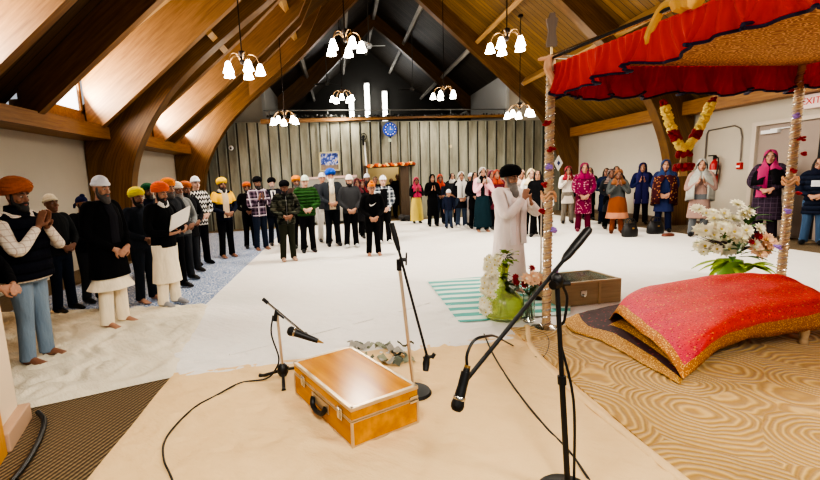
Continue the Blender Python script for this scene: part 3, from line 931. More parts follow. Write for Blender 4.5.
def pole(base, seed, fin):
    o = thing('pole', 'x', 'pole'); 
    del o['label'], o['category']
    o.parent = cn; o.location = base
    b = MB(); b.lathe([(.038, .03), (.038, 2.58)], n=14); b.build('shaft', M_pole, o)
    for mi, (mm, ph, r) in enumerate(((M_bead, 0, .0045), (M_bead2, PI, .006))):
        b = MB()
        pts = []
        turns = 34
        for k in range(turns * 9 + 1):
            a = 2 * PI * k / 9 + ph
            pts.append((.041 * math.cos(a), .041 * math.sin(a), .06 + 2.44 * k / (turns * 9)))
        b.tube(pts, r, 5); b.build('tinsel_spiral', mm, o)
    b = MB(); b.lathe([(.0, .0), (.15, .0), (.15, .02), (.1, .032), (.06, .06), (.05, .06)], n=24); b.build('base_plate', M_chrome, o)
    rr = random.Random(seed)
    for z in (.62, 1.02, 1.2, 1.45, 1.62, 1.78, 2.02):
        a = rr.uniform(PI * .9, PI * 1.9)
        b = MB()
        c = Vector((.075 * math.cos(a), .075 * math.sin(a), z))
        for q in range(7): b.ell(c + Vector((rr.uniform(-.02, .02), rr.uniform(-.02, .02), rr.uniform(-.018, .018))), (.02, .02, .014), 6, 4)
        b.build('blossom', M_redf if rr.random() < .7 else M_lil, o)
    for z in (1.32, 1.36):
        b = MB(); b.tube([(.065 * math.cos(q), .065 * math.sin(q), z + .03 * math.sin(3 * q)) for q in [2 * PI * k / 14 for k in range(15)]], .009, 6); b.build('ribbon', M_peach, o)
    if fin:
        b = MB(); b.tube(catmull([(0, 0, 2.62), (-.04, -.03, 2.58), (-.05, -.04, 2.5), (-.02, -.06, 2.42), (.0, -.065, 2.34)]), [.015, .03, .032, .034, .03, .03, .022], 8); b.build('cloth_bow', M_peach, o)
        b = MB(); b.tube(catmull([(-.13, -.02, 2.59), (0, -.05, 2.6), (.1, -.07, 2.63)]), [.01] + [.018] * 10 + [.01, .01], 8); b.build('bow_tail', M_peach, o)
        b = MB(); b.cyl((0, 0, 2.56), (0, 0, 2.74), .012, 8, r2=.008); b.build('spike', M_bead, o)
        b = MB()
        prof = [(.045, 2.70), (.05, 2.73), (.036, 2.8), (.032, 2.84), (.05, 2.92), (.055, 2.94), (.03, 2.95), (.022, 2.99)]
        pts = [(x, z) for x, z in prof] + [(-x, z) for x, z in reversed(prof)]
        n = len(pts)
        b.add([(x, y, z) for y in (-.01, .01) for x, z in pts], [list(range(n)), list(reversed(range(n, 2 * n)))] + [[i, (i + 1) % n, (i + 1) % n + n, i + n] for i in range(n)])
        b.build('finial', M_fin, o, smooth=False)
    return o
for k, p in enumerate((K0, KR, KN0, KNR)): pole(p, k, k == 0)
b = MB(); c = K0.lerp(KN0, .44) + Vector((0, 0, 2.6))
b.tube(catmull([c + Vector((.0, .3, -.2)), c + Vector((-.03, .2, -.08)), c + Vector((-.03, .1, 0.02)), c]), [.02] + [.035] * 6 + [.03] * 12, 8)
b.tube(catmull([c, c + Vector((-.02, -.08, .0)), c + Vector((-.02, -.16, -.03))]), [.03] + [.07] * 6 + [.06] * 6, 8)
b.build('gold_bow', fabric((222, 176, 92)), cn)

# marigold garland hanging below the back valance
M_yel = plain('yellow_petals', (248, 230, 130), .8, 0, .2, 40, .6)
g_ = thing('flower_garland', 'yellow and dark red flower garland hanging in a V below the canopy', 'garland', (0, 0, 0))
def strand(p, q, seed):
    rr = random.Random(seed)
    L = 34
    for name, a0, a1, mm, r in (('red_band', 0, .08, M_redf, .036), ('yellow_strand', .08, .48, M_yel, .046), ('red_band', .48, .66, M_redf, .05), ('yellow_strand', .66, 1.0, M_yel, .044)):
        b = MB()
        for k in range(int((a1 - a0) * 46)):
            w = a0 + (a1 - a0) * (k + .5) / int((a1 - a0) * 46)
            c = p.lerp(q, w) + Vector((0, 0, -.06 * math.sin(PI * w)))
            for s in range(5):
                a = rr.uniform(0, 2 * PI)
                b.ell(c + Vector((math.cos(a) * r * .6, math.sin(a) * r * .6, rr.uniform(-.01, .01))), (r * .5, r * .5, r * .4), 6, 4)
        b.build(name, mm, g_)
V0 = atY(684, 152, 4.45)
strand(atY(663, 100, 4.45), V0, 1); strand(atY(713, 98, 4.55), V0, 2)
b = MB()
for k in range(26):
    a, rr = 2 * PI * k / 26, random.uniform(.3, 1)
    b.ell(V0 + Vector((math.cos(a) * .06 * rr, math.sin(a) * .06 * rr, -.02 + random.uniform(-.02, .02))), (.025,) * 3, 6, 4)
b.build('red_knot', M_redf, g_)
b = MB()
for k in range(26):
    a, rr = 2 * PI * k / 26, random.uniform(.3, 1)
    b.ell(V0 + Vector((math.cos(a) * .08 * rr, math.sin(a) * .08 * rr, -.15 + random.uniform(-.02, .02))), (.028,) * 3, 6, 4)
b.build('red_tassel', M_redf, g_)
b = MB()
for k in range(5): b.cyl(V0 + Vector((.012 * (k - 2), 0, -.03)), V0 + Vector((.02 * (k - 2), 0, -.24)), .008, 6)
b.build('cord', M_bead, g_)
# ------------------------------------------------------------------ chandeliers
M_shade = emissive('lit_glass_shade', (1, .93, .8), 22)
M_bronze = plain('bronze_metal', (40, 30, 24), .4, .6)
M_brass = plain('lamp_arm_metal', (150, 120, 84), .35, .8)
def chandelier(x, y, z, label, r=.3, rot=0.3, e=150):
    c = thing('chandelier', label, 'chandelier', (x, y, z), rot, 'hanging lamps of the hall')
    ceil = (zr(x) if x > RX else zl(x)) - .02
    b = MB(); b.cyl((0, 0, .3), (0, 0, ceil - z), .012, 6); b.cyl((0, 0, ceil - z - .06), (0, 0, ceil - z), .07, 12); b.build('cord', M_bronze, c)
    b = MB(); b.lathe([(0, .12), (.03, .13), (.05, .2), (.03, .26), (.06, .3), (.06, .36), (.0, .37)], n=14); b.build('hub', M_bronze, c)
    for k in range(5):
        a = 2 * PI * k / 5
        d = Vector((math.cos(a), math.sin(a), 0))
        b = MB(); b.tube(catmull([d * .03 + Vector((0, 0, .2)), d * .12 + Vector((0, 0, .3)), d * .25 + Vector((0, 0, .27)), d * r + Vector((0, 0, .12))]), .012, 6)
        arm = b.build('arm', M_brass, c)
        b = MB(); b.lathe([(.03, .13), (.05, .1), (.065, .04), (.095, -.04), (.1, -.06), (.085, -.05), (.0, .02)], d * r, 14)
        b.build('glass_shade', M_shade, arm)
    for nm, typ, en in (('chandelier_downlight', 'SPOT', e * 2.2), ('chandelier_glow', 'POINT', e * .22)):
        ld = bpy.data.lights.new(nm, typ); ld.energy = en; ld.color = (1, .92, .79); ld.shadow_soft_size = .3
        if typ == 'SPOT': ld.spot_size = math.radians(165); ld.spot_blend = .6
        lo = bpy.data.objects.new(nm, ld); COL.objects.link(lo); lo.location = (x, y, z - .2)
CH_E = 150
for x, y, z, l, rr in ((-1.7, 8.6, 3.7, 'large lit chandelier with five glowing shades in front of the left timber arches', .2),
                   (-1.55, 13.6, 3.42, 'lit chandelier hanging low in front of the left end of the gallery', .5),
                   (.25, 9.0, 4.12, 'lit chandelier hanging high above the middle of the hall, next to the white ceiling fan', .1),
                   (.25, 16.0, 4.4, 'lit chandelier in front of the gable strip lights', .9),
                   (3.65, 15.2, 4.2, 'lit chandelier in front of the dark roof between gallery and right arch', .4),
                   (3.55, 9.4, 4.1, 'lit chandelier hanging highest against the golden plank ceiling', .25),
                   (5.5, 13.5, 3.25, 'lit chandelier close beside the left canopy pole, above the speaker', .0)):
    chandelier(x, y, z, l, rot=rr, r=.36 if y > 12 else .32, e=60 if x < -1 else (110 if y > 12 else 150))
# unseen spots added as fill light over the near part of the hall
for x, y, z, e in ((-.6, 1.2, 3.4, 90), (5.4, 3.5, 4.4, 240), (5.4, 8.2, 3.7, 150), (.6, -1.5, 4.0, 230), (3.6, .5, 4.3, 230)):
    ld = bpy.data.lights.new('added_fill_spot', 'SPOT'); ld.energy = e * 2.2; ld.spot_size = math.radians(168); ld.spot_blend = .6; ld.color = (1, .92, .8); ld.shadow_soft_size = .45
    lo = bpy.data.objects.new('added_fill_spot', ld); COL.objects.link(lo); lo.location = (x, y, z)
ld = bpy.data.lights.new('gallery_lamp', 'POINT'); ld.energy = 60; ld.color = (1, .98, .94); ld.shadow_soft_size = .6
lo = bpy.data.objects.new('gallery_lamp', ld); COL.objects.link(lo); lo.location = (1.9, 25.6, 6.0)
ld = bpy.data.lights.new('passage_lamp', 'POINT'); ld.energy = 30; ld.color = (1, .85, .6); ld.shadow_soft_size = .2
lo = bpy.data.objects.new('passage_lamp', ld); COL.objects.link(lo); lo.location = (2.3, 17.5, 2.35)
W = bpy.data.worlds.new('world'); SC.world = W; W.use_nodes = True
W.node_tree.nodes['Background'].inputs[0].default_value = (.86, .92, 1, 1)
W.node_tree.nodes['Background'].inputs[1].default_value = .45

# ceiling fans
M_fan = plain('fan_grey', (96, 94, 90), .5, .3)
def fan(px, py, Y, label, mat, r=.6, tilt=0.4):
    p = atY(px, py, Y)
    f = thing('ceiling_fan', label, 'ceiling fan', p, tilt)
    ceil = (zr(p.x) if p.x > RX else zl(p.x)) - .05
    b = MB(); b.cyl((0, 0, .05), (0, 0, ceil - p.z), .02, 8); b.build('rod', M_fan, f)
    b = MB(); b.lathe([(0, -.1), (.08, -.09), (.12, -.02), (.12, .05), (.05, .1), (0, .1)], n=16); b.build('motor', mat, f)
    for k in range(3):
        M = Matrix.Rotation(2 * PI * k / 3, 4, 'Z') @ Matrix.Rotation(.2, 4, 'X')
        b = MB(); b.box((.1, -.06, -.01), (r, .07, .008), M, bevel=.004); b.build('blade', mat, f, smooth=False)
fan(369, 46, 17.5, 'white three-bladed ceiling fan beside the high middle chandelier', plain('fan_white', (214, 218, 222), .5), .62, .1)
fan(327, 83, 19.5, 'dark ceiling fan deep in the dark roof left of the strip lights', M_fan, .6, .7)
fan(413, 89, 20.0, 'dark ceiling fan deep in the dark roof right of the strip lights', M_fan, .6, 1.0)

# ------------------------------------------------------------------ on the far wall
def onwall(px, py, off=-.1):
    """point of the ribbed wall under a photo pixel"""
    d = ray(px, py)
    # FW(x) = 15.95 + .093*(x+5)
    t_ = (15.95 + .465 + off) / (d.y - .093 * d.x)
    return Vector((d.x * t_, d.y * t_, CAMH + d.z * t_))
WA = math.atan(.093)
p = onwall(390, 129.5)
ck = thing('wall_clock', 'round blue wall clock high on the ribbed wall above the doorway', 'clock', p, WA)
b = MB(); b.lathe([(0, -.03), (.24, -.03), (.26, 0), (.24, .05), (0, .05)], n=28); b.xf(Matrix.Rotation(PI / 2, 4, 'X')); b.build('case', plain('clock_blue', (24, 66, 178), .4), ck)
b = MB(); b.lathe([(0, .052), (.14, .052), (.14, .058), (0, .058)], n=24); b.xf(Matrix.Rotation(PI / 2, 4, 'X')); b.build('dial', plain('clock_dial', (58, 104, 206), .4), ck)
for k in range(12):
    a = 2 * PI * k / 12
    b = MB(); b.ell((.19 * math.sin(a), -.056, .19 * math.cos(a)), (.022, .006, .022), 8, 4); b.build('hour_marker', M_white, ck)
b = MB(); b.box((-.008, -.07, -.02), (.008, -.062, .1)); b.build('minute_hand', M_white, ck, smooth=False)
b = MB(); b.box((-.02, -.078, -.008), (.075, -.07, .008)); b.build('hour_hand', M_white, ck, smooth=False)
p = onwall(390, 140)
b = MB(); b.box((-.05, -.02, -.06), (.05, .04, .06), bevel=.01)
tag(b.build('thermostat', plain('pale_green_plastic', (172, 184, 160), .5), loc=p, rz=WA), 'small pale box on the ribbed wall just under the blue clock', 'thermostat')
p = onwall(329.5, 161.5)
pc = thing('framed_picture', 'small blue picture in a pale gilt frame on the ribbed wall behind the bearded man', 'picture', p, WA)
b = MB()
for q in ((-.37, -.35, -.32, .35), (.32, -.35, .37, .35)): b.box((q[0], -.04, q[1]), (q[2], .05, q[3]))
b.box((-.37, -.04, .3), (.37, .05, .35)); b.box((-.37, -.04, -.35), (.37, .05, -.3))
b.build('frame', plain('gilt_frame', (190, 180, 140), .5), pc, smooth=False)
t = NT('picture_paint', .5, srgb((40, 60, 120)))
v = t.coord()
nz = t.noise(v, 7, 4, .6)
x, y, z = t.sep(v)
col = t.ramp(nz, [(.38, srgb((28, 44, 110))), (.5, srgb((62, 92, 176))), (.58, srgb((196, 200, 220))), (.68, srgb((190, 140, 80)))])
t.color(t.mix(t.math('LESS_THAN', t.math('ADD', z, t.math('MULTIPLY', nz, .2)), -.02), col, t.mix(nz, srgb((70, 74, 96)), srgb((176, 150, 110)))))
b = MB(); b.box((-.33, -.01, -.31), (.33, .03, .31)); b.build('painting', t.m, pc, smooth=False)
p = onwall(363, 137)
wf = thing('wall_fan', 'small black wall fan on a pale conduit left of the blue clock', 'fan', p, WA)
b = MB()
for k in range(16):
    a = 2 * PI * k / 16
    b.tube([(0.03 * math.cos(a), -.1, .03 * math.sin(a)), (.11 * math.cos(a), -.1, .11 * math.sin(a))], .006, 4)
b.tube([(.12 * math.cos(2 * PI * k / 20), -.1, .12 * math.sin(2 * PI * k / 20)) for k in range(21)], .014, 6)
b.build('cage', M_black, wf)
b = MB(); b.cyl((0, -.12, 0), (0, .06, 0), .05, 10); b.box((-.03, -.04, -.3), (.03, .04, 0)); b.build('motor', M_black, wf)
p0, p1 = onwall(364.5, 142), onwall(367.5, 177)
b = MB(); b.cyl(p0 + Vector((0, .02, 0)), p1 + Vector((0, .02, 0)), .028, 8)
tag(b.build('conduit', M_white), 'white conduit running down the ribbed wall below the black fan', 'pipe')
p = onwall(231, 148, -.04)
dm = thing('dome_camera', 'small white dome camera on the ribbed wall beside the left arch', 'camera', p, WA)
b = MB(); b.ell((0, 0, 0), (.09, .07, .09), 14, 8); b.build('housing', M_white, dm)
b = MB(); b.ell((0, -.05, -.01), (.04, .03, .04), 10, 6); b.build('lens', M_black, dm)
p0, p1 = onwall(300, 178.5, -.25), onwall(356, 176.5, -.25)
b = MB(); b.tube([p0, p1], .05, 6)
b.build
pt = thing('folding_screen', 'low pale grey screen against the ribbed wall behind the men', 'screen', (0, 0, 0))
b = MB(); q0, q1 = Vector((p0.x, p0.y, 0)), Vector((p1.x, p1.y, 0)); dd = (q1 - q0).normalized(); nn = Vector((-dd.y, dd.x, 0))
Ms = Matrix(((dd.x, nn.x, 0, q0.x), (dd.y, nn.y, 0, q0.y), (0, 0, 1, 0), (0, 0, 0, 1)))
L = (q1 - q0).length
b.box((0, -.02, .1), (L, .02, p0.z - .03), Ms); b.build('panel', plain('screen_grey', (150, 148, 140), .7), pt, smooth=False)
b = MB(); b.box((-.03, -.05, p0.z - .05), (L + .03, .05, p0.z + .03), Ms); b.build('top_rail', plain('rail_pinkish', (206, 176, 168), .6), pt, smooth=False)
for u in (0.0, L - .06):
    b = MB(); b.box((u, -.15, 0), (u + .06, .15, .12), Ms); b.build('foot', M_dark, pt, smooth=False)
# garland over the doorway
b = MB()
cols = [plain('orange_petals', (214, 96, 28), .8), plain('gold_petals', (240, 196, 110), .6), plain('rust_petals', (136, 52, 24), .8)]
dg_ = thing('door_garland', 'orange and gold garland across the top of the far doorway', 'garland', (0, 0, 0))
for j in range(18):
    b = MB()
    for k in range(5):
        w = (5 * j + k) / 89
        q = onwall(368 + 46.5 * w, 166 - 2.6 * w + .44 * math.sin(w * 25), -.24)
        b.ell(q + Vector((0, random.uniform(-.03, .03), random.uniform(-.03, .03))), (.05, .045, .045), 6, 4)
    b.build(('orange_blossoms', 'gold_tinsel', 'rust_blossoms')[j % 3], cols[j % 3], dg_)
p = onwall(561, 163, .0)
b = MB(); b.add([(-.16, 0, 0), (0, 0, -.28), (.16, 0, 0), (0, 0, .28), (-.16, .03, 0), (0, .03, -.28), (.16, .03, 0), (0, .03, .28)], [[0, 1, 2, 3], [7, 6, 5, 4], [0, 4, 5, 1], [1, 5, 6, 2], [2, 6, 7, 3], [3, 7, 4, 0]])
pp = atY(560, 163, 16.0)
wd = tag(b.build('wall_plaque', M_white, smooth=False, loc=(pp.x, 16.1, pp.z)), 'white diamond plaque with a blue centre on the right arch behind the canopy pole', 'plaque')
b = MB(); b.add([(-.06, -.006, 0), (0, -.006, -.1), (.06, -.006, 0), (0, -.006, .1)], [[0, 1, 2, 3]]); b.build('emblem', plain('emblem_blue', (30, 50, 120), .5), wd, smooth=False)

# ------------------------------------------------------------------ instrument case
M_honey = NT('honey_veneer', .2, srgb((176, 116, 24)))
v = M_honey.coord(scale=(.6, 5, 5))
M_honey.color(M_honey.ramp(M_honey.noise(v, 2.6, 4, .55), [(.3, srgb((178, 112, 18))), (.7, srgb((212, 150, 46)))]))
M_honey.b.inputs['Specular IOR Level'].default_value = .2
M_honey.b.inputs['Coat Weight'].default_value = .0
M_honey.b.inputs['Coat Roughness'].default_value = .18
M_honey = M_honey.m
M_edge = plain('aluminium_edge', (206, 186, 156), .35, .7)
cA, cB, cC = Vector((0, 2.38, 0)), Vector((-.41, 3.1, 0)), Vector((.395, 2.69, 0))
ex_, ey_ = (cB - cA).normalized(), (cC - cA).normalized()
CL, CW, CH = .83, .5, .255
ey_ = Vector((ex_.y, -ex_.x, 0))
hc = thing('instrument_case', 'glossy honey-coloured wooden case with metal edges on the cream sheet', 'case', (0, 0, .016))
Mc = Matrix(((ex_.x, ey_.x, 0, cA.x), (ex_.y, ey_.y, 0, cA.y), (0, 0, 1, 0), (0, 0, 0, 1)))
body_ = MB(); body_.box((0.003, .003, 0.003), (CL - .003, CW - .003, .165)); bo = body_.build('case_body', M_honey, hc, smooth=False); bo.matrix_local = Mc
lid = MB(); lid.box((0.003, .003, .172), (CL - .003, CW - .003, CH - .003)); li = lid.build('lid', M_honey, hc, smooth=False); li.matrix_local = Mc
b = MB()
for z0, z1 in ((0, .012), (.158, .166),):
    for lo, hi in (((0, -.002, z0), (CL, .008, z1)), ((0, CW - .008, z0), (CL, CW + .002, z1)), ((-.002, 0, z0), (.008, CW, z1)), ((CL - .008, 0, z0), (CL + .002, CW, z1))): b.box(lo, hi)
for x in (0, CL):
    for y in (0, CW): b.box((x - .012 if x else -.003, y - .012 if y else -.003, 0), (x + .003 if x else .012, y + .003 if y else .012, .16))
b.build('lower_edging', M_edge, hc, smooth=False).matrix_local = Mc
b = MB()
for lo, hi in (((0, -.003, CH - .022), (CL, .02, CH + .001)), ((0, CW - .02, CH - .022), (CL, CW + .003, CH + .001)), ((-.003, 0, CH - .022), (.02, CW, CH + .001)), ((CL - .02, 0, CH - .022), (CL + .003, CW, CH + .001)),
               ((0, -.002, .171), (CL, .006, .178)), ((-.002, 0, .171), (.006, CW, .178)), ((0, CW - .006, .171), (CL, CW + .002, .178))): b.box(lo, hi)
b.build('lid_edging', M_edge, li, smooth=False)
for x in (.13, .66):
    b = MB(); b.box((x - .03, -.012, .13), (x + .03, .0, .21), bevel=.004); b.box((x - .014, -.02, .14), (x + .014, -.01, .2), bevel=.003); b.build('latch', M_chrome, bo, smooth=False)
b = MB(); b.box((.28, -.008, .085), (.52, .0, .15)); b.build('handle_plate', M_edge, bo, smooth=False)
b = MB(); b.tube(catmull([(.31, -.012, .125), (.315, -.022, .1), (.34, -.03, .075), (.4, -.034, .066), (.46, -.03, .075), (.485, -.022, .1), (.49, -.012, .125)]), .017, 8); b.build('handle', M_black, bo)
for z in (.05, .21):
    b = MB(); b.box((-.006, CW - .06, z - .035 if z < .1 else .18), (.0, CW + .002, z)); 
b = MB(); b.box((-.008, CW - .07, .15), (.0, CW - .005, .165)); b.box((-.008, CW - .07, .18), (.0, CW - .005, .195)); b.build('corner_clasp', M_chrome, bo, smooth=False)

# ------------------------------------------------------------------ microphones and stands
M_gold = plain('mic_gold_ring', (180, 140, 80), .3, .8)
def mic(name, tip, tail, label, fat=1.1):
    """hand microphone: ball grille at tip, taper to tail"""
    tip, tail = Vector(tip), Vector(tail)
    d = (tail - tip).normalized()
    L = (tail - tip).length
    m_ = thing(name, label, 'microphone', tip)
    Rm = d.to_track_quat('Z', 'Y').to_matrix().to_4x4() @ Matrix.Diagonal((fat, fat, 1, 1))
    b = MB(); b.lathe([(.0, -.004), (.016, 0), (.024, .012), (.026, .026), (.024, .04), (.022, .05)], n=16); b.xf(Rm); b.build('grille', M_mesh, m_)
    b = MB(); b.lathe([(.0225, .048), (.0245, .052), (.0245, .06), (.0225, .063)], n=16); b.xf(Rm); b.build('ring', M_chrome, m_)
    b = MB(); b.lathe([(.021, .062), (.019, .1), (.014, L - .03), (.012, L), (0, L)], n=14); b.xf(Rm); b.build('handle', M_black, m_)
    return m_
t = NT('mic_grille', .45, srgb((30, 30, 31)), .5)
t.bump(t.n('TexVoronoi', Vector=t.coord(), Scale=320).outputs['Distance'], .8, .002)
M_mesh = t.m

# black boom stand, near
bs_ = thing('microphone_stand', 'black boom microphone stand, nearest the camera, its boom rising across the canopy pole', 'microphone stand', (1.04, 1.93, 0.015))
bx0 = Vector((1.04, 1.93, 0))
b = MB(); b.lathe([(.0, 0), (.13, 0), (.135, .012), (.12, .026), (.03, .034), (.018, .06), (0, .06)], n=28); b.build('base', M_black, bs_)
piv = atY(557, 284, 2.03); hp = Vector((piv.x - bx0.x, piv.y - bx0.y, piv.z - .015))
b = MB(); b.cyl((0, 0, .03), (hp.x * .55, hp.y * .55, hp.z * .55), .0135, 10); b.cyl((hp.x * .53, hp.y * .53, hp.z * .53), (hp.x * .57, hp.y * .57, hp.z * .57), .02, 10); b.cyl((hp.x * .5, hp.y * .5, hp.z * .5), hp, .011, 10); b.build('pole', M_black, bs_)
e0, e1 = atY(589, 229, 2.2) , atY(463, 384, 1.78)
to = lambda q: Vector((q.x - bx0.x, q.y - bx0.y, q.z - .015))
bm0, bm1 = to(e0), to(e1)
b = MB(); b.tube([bm0.lerp(bm1, .0), bm0.lerp(bm1, .015), bm0.lerp(bm1, .1), bm0.lerp(bm1, .2), bm0.lerp(bm1, .23)], [.017, .021, .022, .019, .012], 10); b.build('counterweight', M_black, bs_)
b = MB(); b.tube([bm0.lerp(bm1, .2), bm1], .0095, 8); b.build('boom', M_dark, bs_)
b = MB(); b.cyl(hp + Vector((-.03, -.02, .0)), hp + Vector((.035, .02, .0)), .022, 10); b.ell(hp + Vector((0, 0, .02)), (.03, .03, .035), 10, 6); b.cyl(hp + Vector((.02, .0, 0)), hp + Vector((.06, .0, .0)), .012, 8); b.build('clutch', M_black, bs_)
mt, mtl = atY(457, 407, 1.76), atY(466, 372, 1.80)
dm_ = (mt - mtl).normalized()
mic('microphone', mtl + dm_ * .17, mtl - dm_ * .02, 'black microphone clipped head down on the lower end of the nearest boom')
b = MB(); b.tube([to(mtl + dm_ * .0), to(mtl + dm_ * .06)], .021, 10); b.tube([bm1, to(mtl + dm_ * .02)], .014, 8); b.build('clip', M_black, bs_)
b = MB(); b.cyl(to(mtl - dm_ * .03), to(mtl - dm_ * .005), .0135, 10); b.build('gold_collar', M_gold, bs_)

# chrome stand
cs = thing('microphone_stand', 'chrome microphone stand on a round black base with an empty clip on its hanging boom', 'microphone stand', (0.47, 3.02, .015))
o_ = Vector((.47, 3.02, .015))
b = MB(); b.lathe([(0, 0), (.125, 0), (.13, .012), (.12, .028), (.03, .036), (.02, .05), (0, .05)], n=28); b.build('base', M_dark, cs)
h0, h1 = atY(411, 385, 3.02) - o_, atY(399, 262, 3.02) - o_
h0.z = .03; h0.x = h0.y = 0
b = MB(); b.cyl(h0, h1, .0125, 10); b.build('pole', plain('champagne_metal', (214, 204, 190), .35, .85), cs)
b = MB(); b.cyl(h1 - Vector((0, 0, .06)), h1 + Vector((0, 0, .02)), .018, 10); b.cyl(h1 + Vector((0, -.02, .02)), h1 + Vector((.05, -.03, .02)), .014, 8); b.cyl(h1 + Vector((.045, -.03, -.02)), h1 + Vector((.05, -.03, .07)), .006, 6); b.build('clutch', M_black, cs)
k0, k1 = atY(391.5, 223, 3.0) - o_, atY(427.5, 358, 2.9) - o_
b = MB(); b.tube([k0, k0.lerp(k1, .12), k0.lerp(k1, .2)], [.017, .02, .014], 9); b.build('counterweight', M_black, cs)
b = MB(); b.tube([k0.lerp(k1, .1), k1], .009, 8); b.build('boom', M_dark, cs)
b = MB(); b.tube([k1 + Vector((0, 0, .02)), k1 + Vector((-.01, 0, -.04)), k1 + Vector((-.02, -.03, -.08))], [.018, .026, .02], 9); b.cyl(k1 + Vector((-.03, 0, -.0)), k1 + Vector((.045, 0, .012)), .012, 8); b.cyl(k1 + Vector((.03, 0, .0)), k1 + Vector((.05, 0, .03)), .014, 8); b.build('clip', M_black, cs)

# small tripod stand
so = Vector((-.53, 3.32, .015))
ss = thing('microphone_stand', 'short chrome tripod stand with a microphone, left of the honey-coloured case', 'microphone stand', so)
tp = atY(277, 312, 3.32) - so
b = MB(); b.cyl((0, 0, .1), tp * .98, .012, 10); b.build('pole', plain('champagne_metal', (214, 204, 190), .35, .85), ss)
b = MB(); b.lathe([(.03, .05), (.045, .08), (.04, .13), (.02, .15)], n=12); b.cyl((-.01, 0, .11), (.05, -.01, .12), .012, 8); b.build('hub', M_black, ss)
for q in (at(260, 378), at(284, 393), at(302, 368)):
    w = Vector((q.x - so.x, q.y - so.y, 0))
    b = MB(); b.tube([Vector((0, 0, .1)), w * .85 + Vector((0, 0, .012)), w + Vector((0, 0, .008))], [.012, .014, .018], 8); b.build('leg', M_black, ss)
a0, a1 = atY(263, 299, 3.36) - so, atY(305, 334, 3.22) - so
b = MB(); b.tube([a0, a1], .0095, 8); b.build('boom', M_chrome, ss)
b = MB(); b.tube([a0, a0.lerp(a1, .12)], .015, 8); b.cyl(tp + Vector((-.02, -.01, -.07)), tp + Vector((0, 0, .02)), .016, 8); b.cyl(tp + Vector((0, 0, .0)), tp + Vector((.06, -.03, -.04)), .014, 8); b.build('clutch', M_black, ss)
m0, m1 = atY(288, 330, 3.2), atY(318, 341, 3.14)
md = (m0 - m1).normalized()
mic('microphone', m0, m1, 'black microphone on the short tripod stand, pointing away from the case', 1.45)
b = MB(); b.tube([m1 - so, m1 - so - md * .045], [.013, .004], 8); b.build('cable_plug', M_gold, ss)
b = MB(); b.tube([a1, m1.lerp(m0, .35) - so], .02, 8); b.build('clip', M_black, ss)

# tall thin stand in front of the speaker
tS = Vector((2.42, 5.25, 0))
ts = thing('microphone_stand', 'thin straight microphone stand in front of the white-robed speaker', 'microphone stand', (tS.x, tS.y, .015))
b = MB(); b.lathe([(0, 0), (.13, 0), (.13, .015), (.02, .03), (0, .03)], n=20); b.build('base', M_dark, ts)
b = MB(); b.cyl((0, 0, .02), (-.01, .0, 1.32), .01, 8); b.build('pole', plain('champagne_metal', (214, 204, 190), .35, .85), ts)

# cables
def cable(name, pts, label, r=.0065, mat=M_black, k=6):
    b = MB(); b.tube(catmull(pts, k), r, 7)
    return tag(b.build(name, mat), label, 'cable')
zf = .024
P_ = lambda *a: [at(px, py, zf) for px, py in a]
cable('microphone_cable', [so + tp + Vector((-.03, -.02, -.02)), so + Vector((-.06, -.05, .42)), so + Vector((-.02, -.03, .22)), so + Vector((-.05, -.02, .12)), so + Vector((-.14, 0, .03))] + P_((240, 383), (215, 396), (195, 407), (175, 426), (164, 443), (164, 460), (170, 474), (176, 490)), 'black cable from the short tripod stand curving over the cream sheet')
c_ = mtl - dm_ * .02
cable('microphone_cable', [c_, c_ + Vector((.0, .0, .06)), c_ + Vector((.04, .03, .11)), c_ + Vector((.12, .1, .1)), atY(497, 337, 2.6), at(512, 345, .025), at(540, 358, .025), at(549, 344, .025), at(543, 333, .025), at(520, 331, .025)], 'black cable looping down from the nearest microphone to the sheet behind')
cable('microphone_cable', P_((484, 334), (492, 352), (505, 374), (522, 398), (545, 426), (570, 452), (592, 484)), 'black cable lying across the cream sheet towards the nearest stand')
cable('pole_cable', [bx0 + hp + Vector((.03, .0, 0)), bx0 + hp + Vector((.055, .01, -.06)), bx0 + hp + Vector((.045, .01, -.17)), bx0 + hp + Vector((.015, .0, -.24)), Vector((1.065, 1.95, .5)), Vector((1.075, 1.94, .08))], 'black cable hanging down the pole of the nearest stand')
cable('thick_cable', [at(38, 412, .03), at(44, 420, .03), at(42, 432, .03), at(35, 448, .03), at(24, 466, .03), at(8, 486, .03)], 'thick black cable on the brown carpet beside the wall base', .018)

# crumpled banknotes
M_note = [plain('note_green', (140, 144, 120), .8, 0, .35, 30), plain('note_grey', (160, 156, 144), .8, 0, .3, 30), plain('note_dark', (92, 98, 84), .8, 0, .35, 30)]
rr = random.Random(5)
for k in range(18):
    px, py = (rr.uniform(352, 402), rr.uniform(347, 368)) if k < 14 else (rr.uniform(396, 410), rr.uniform(352, 366))
    p = at(px, py, 0)
    M = Matrix.Translation((p.x, p.y, .035 + .012 * (k % 5))) @ Matrix.Rotation(rr.uniform(0, 6.28), 4, 'Z') @ Matrix.Rotation(rr.uniform(-.5, .5), 4, 'X')
    P = [[M @ Vector((-.075 + .15 * i / 6, -.033 + .066 * j / 3, .022 * math.sin(i * 1.3 + k) + .008 * math.sin(j * 2 + k))) for j in range(4)] for i in range(7)]
    for row in P:
        for q in row: q.z = max(q.z, .02)
    b = MB(); b.grid(P)
    tag(b.build('banknote', M_note[k % 3], flat_ang=PI), 'crumpled banknote in the small heap behind the honey-coloured case', 'banknote', 'crumpled banknotes behind the case')

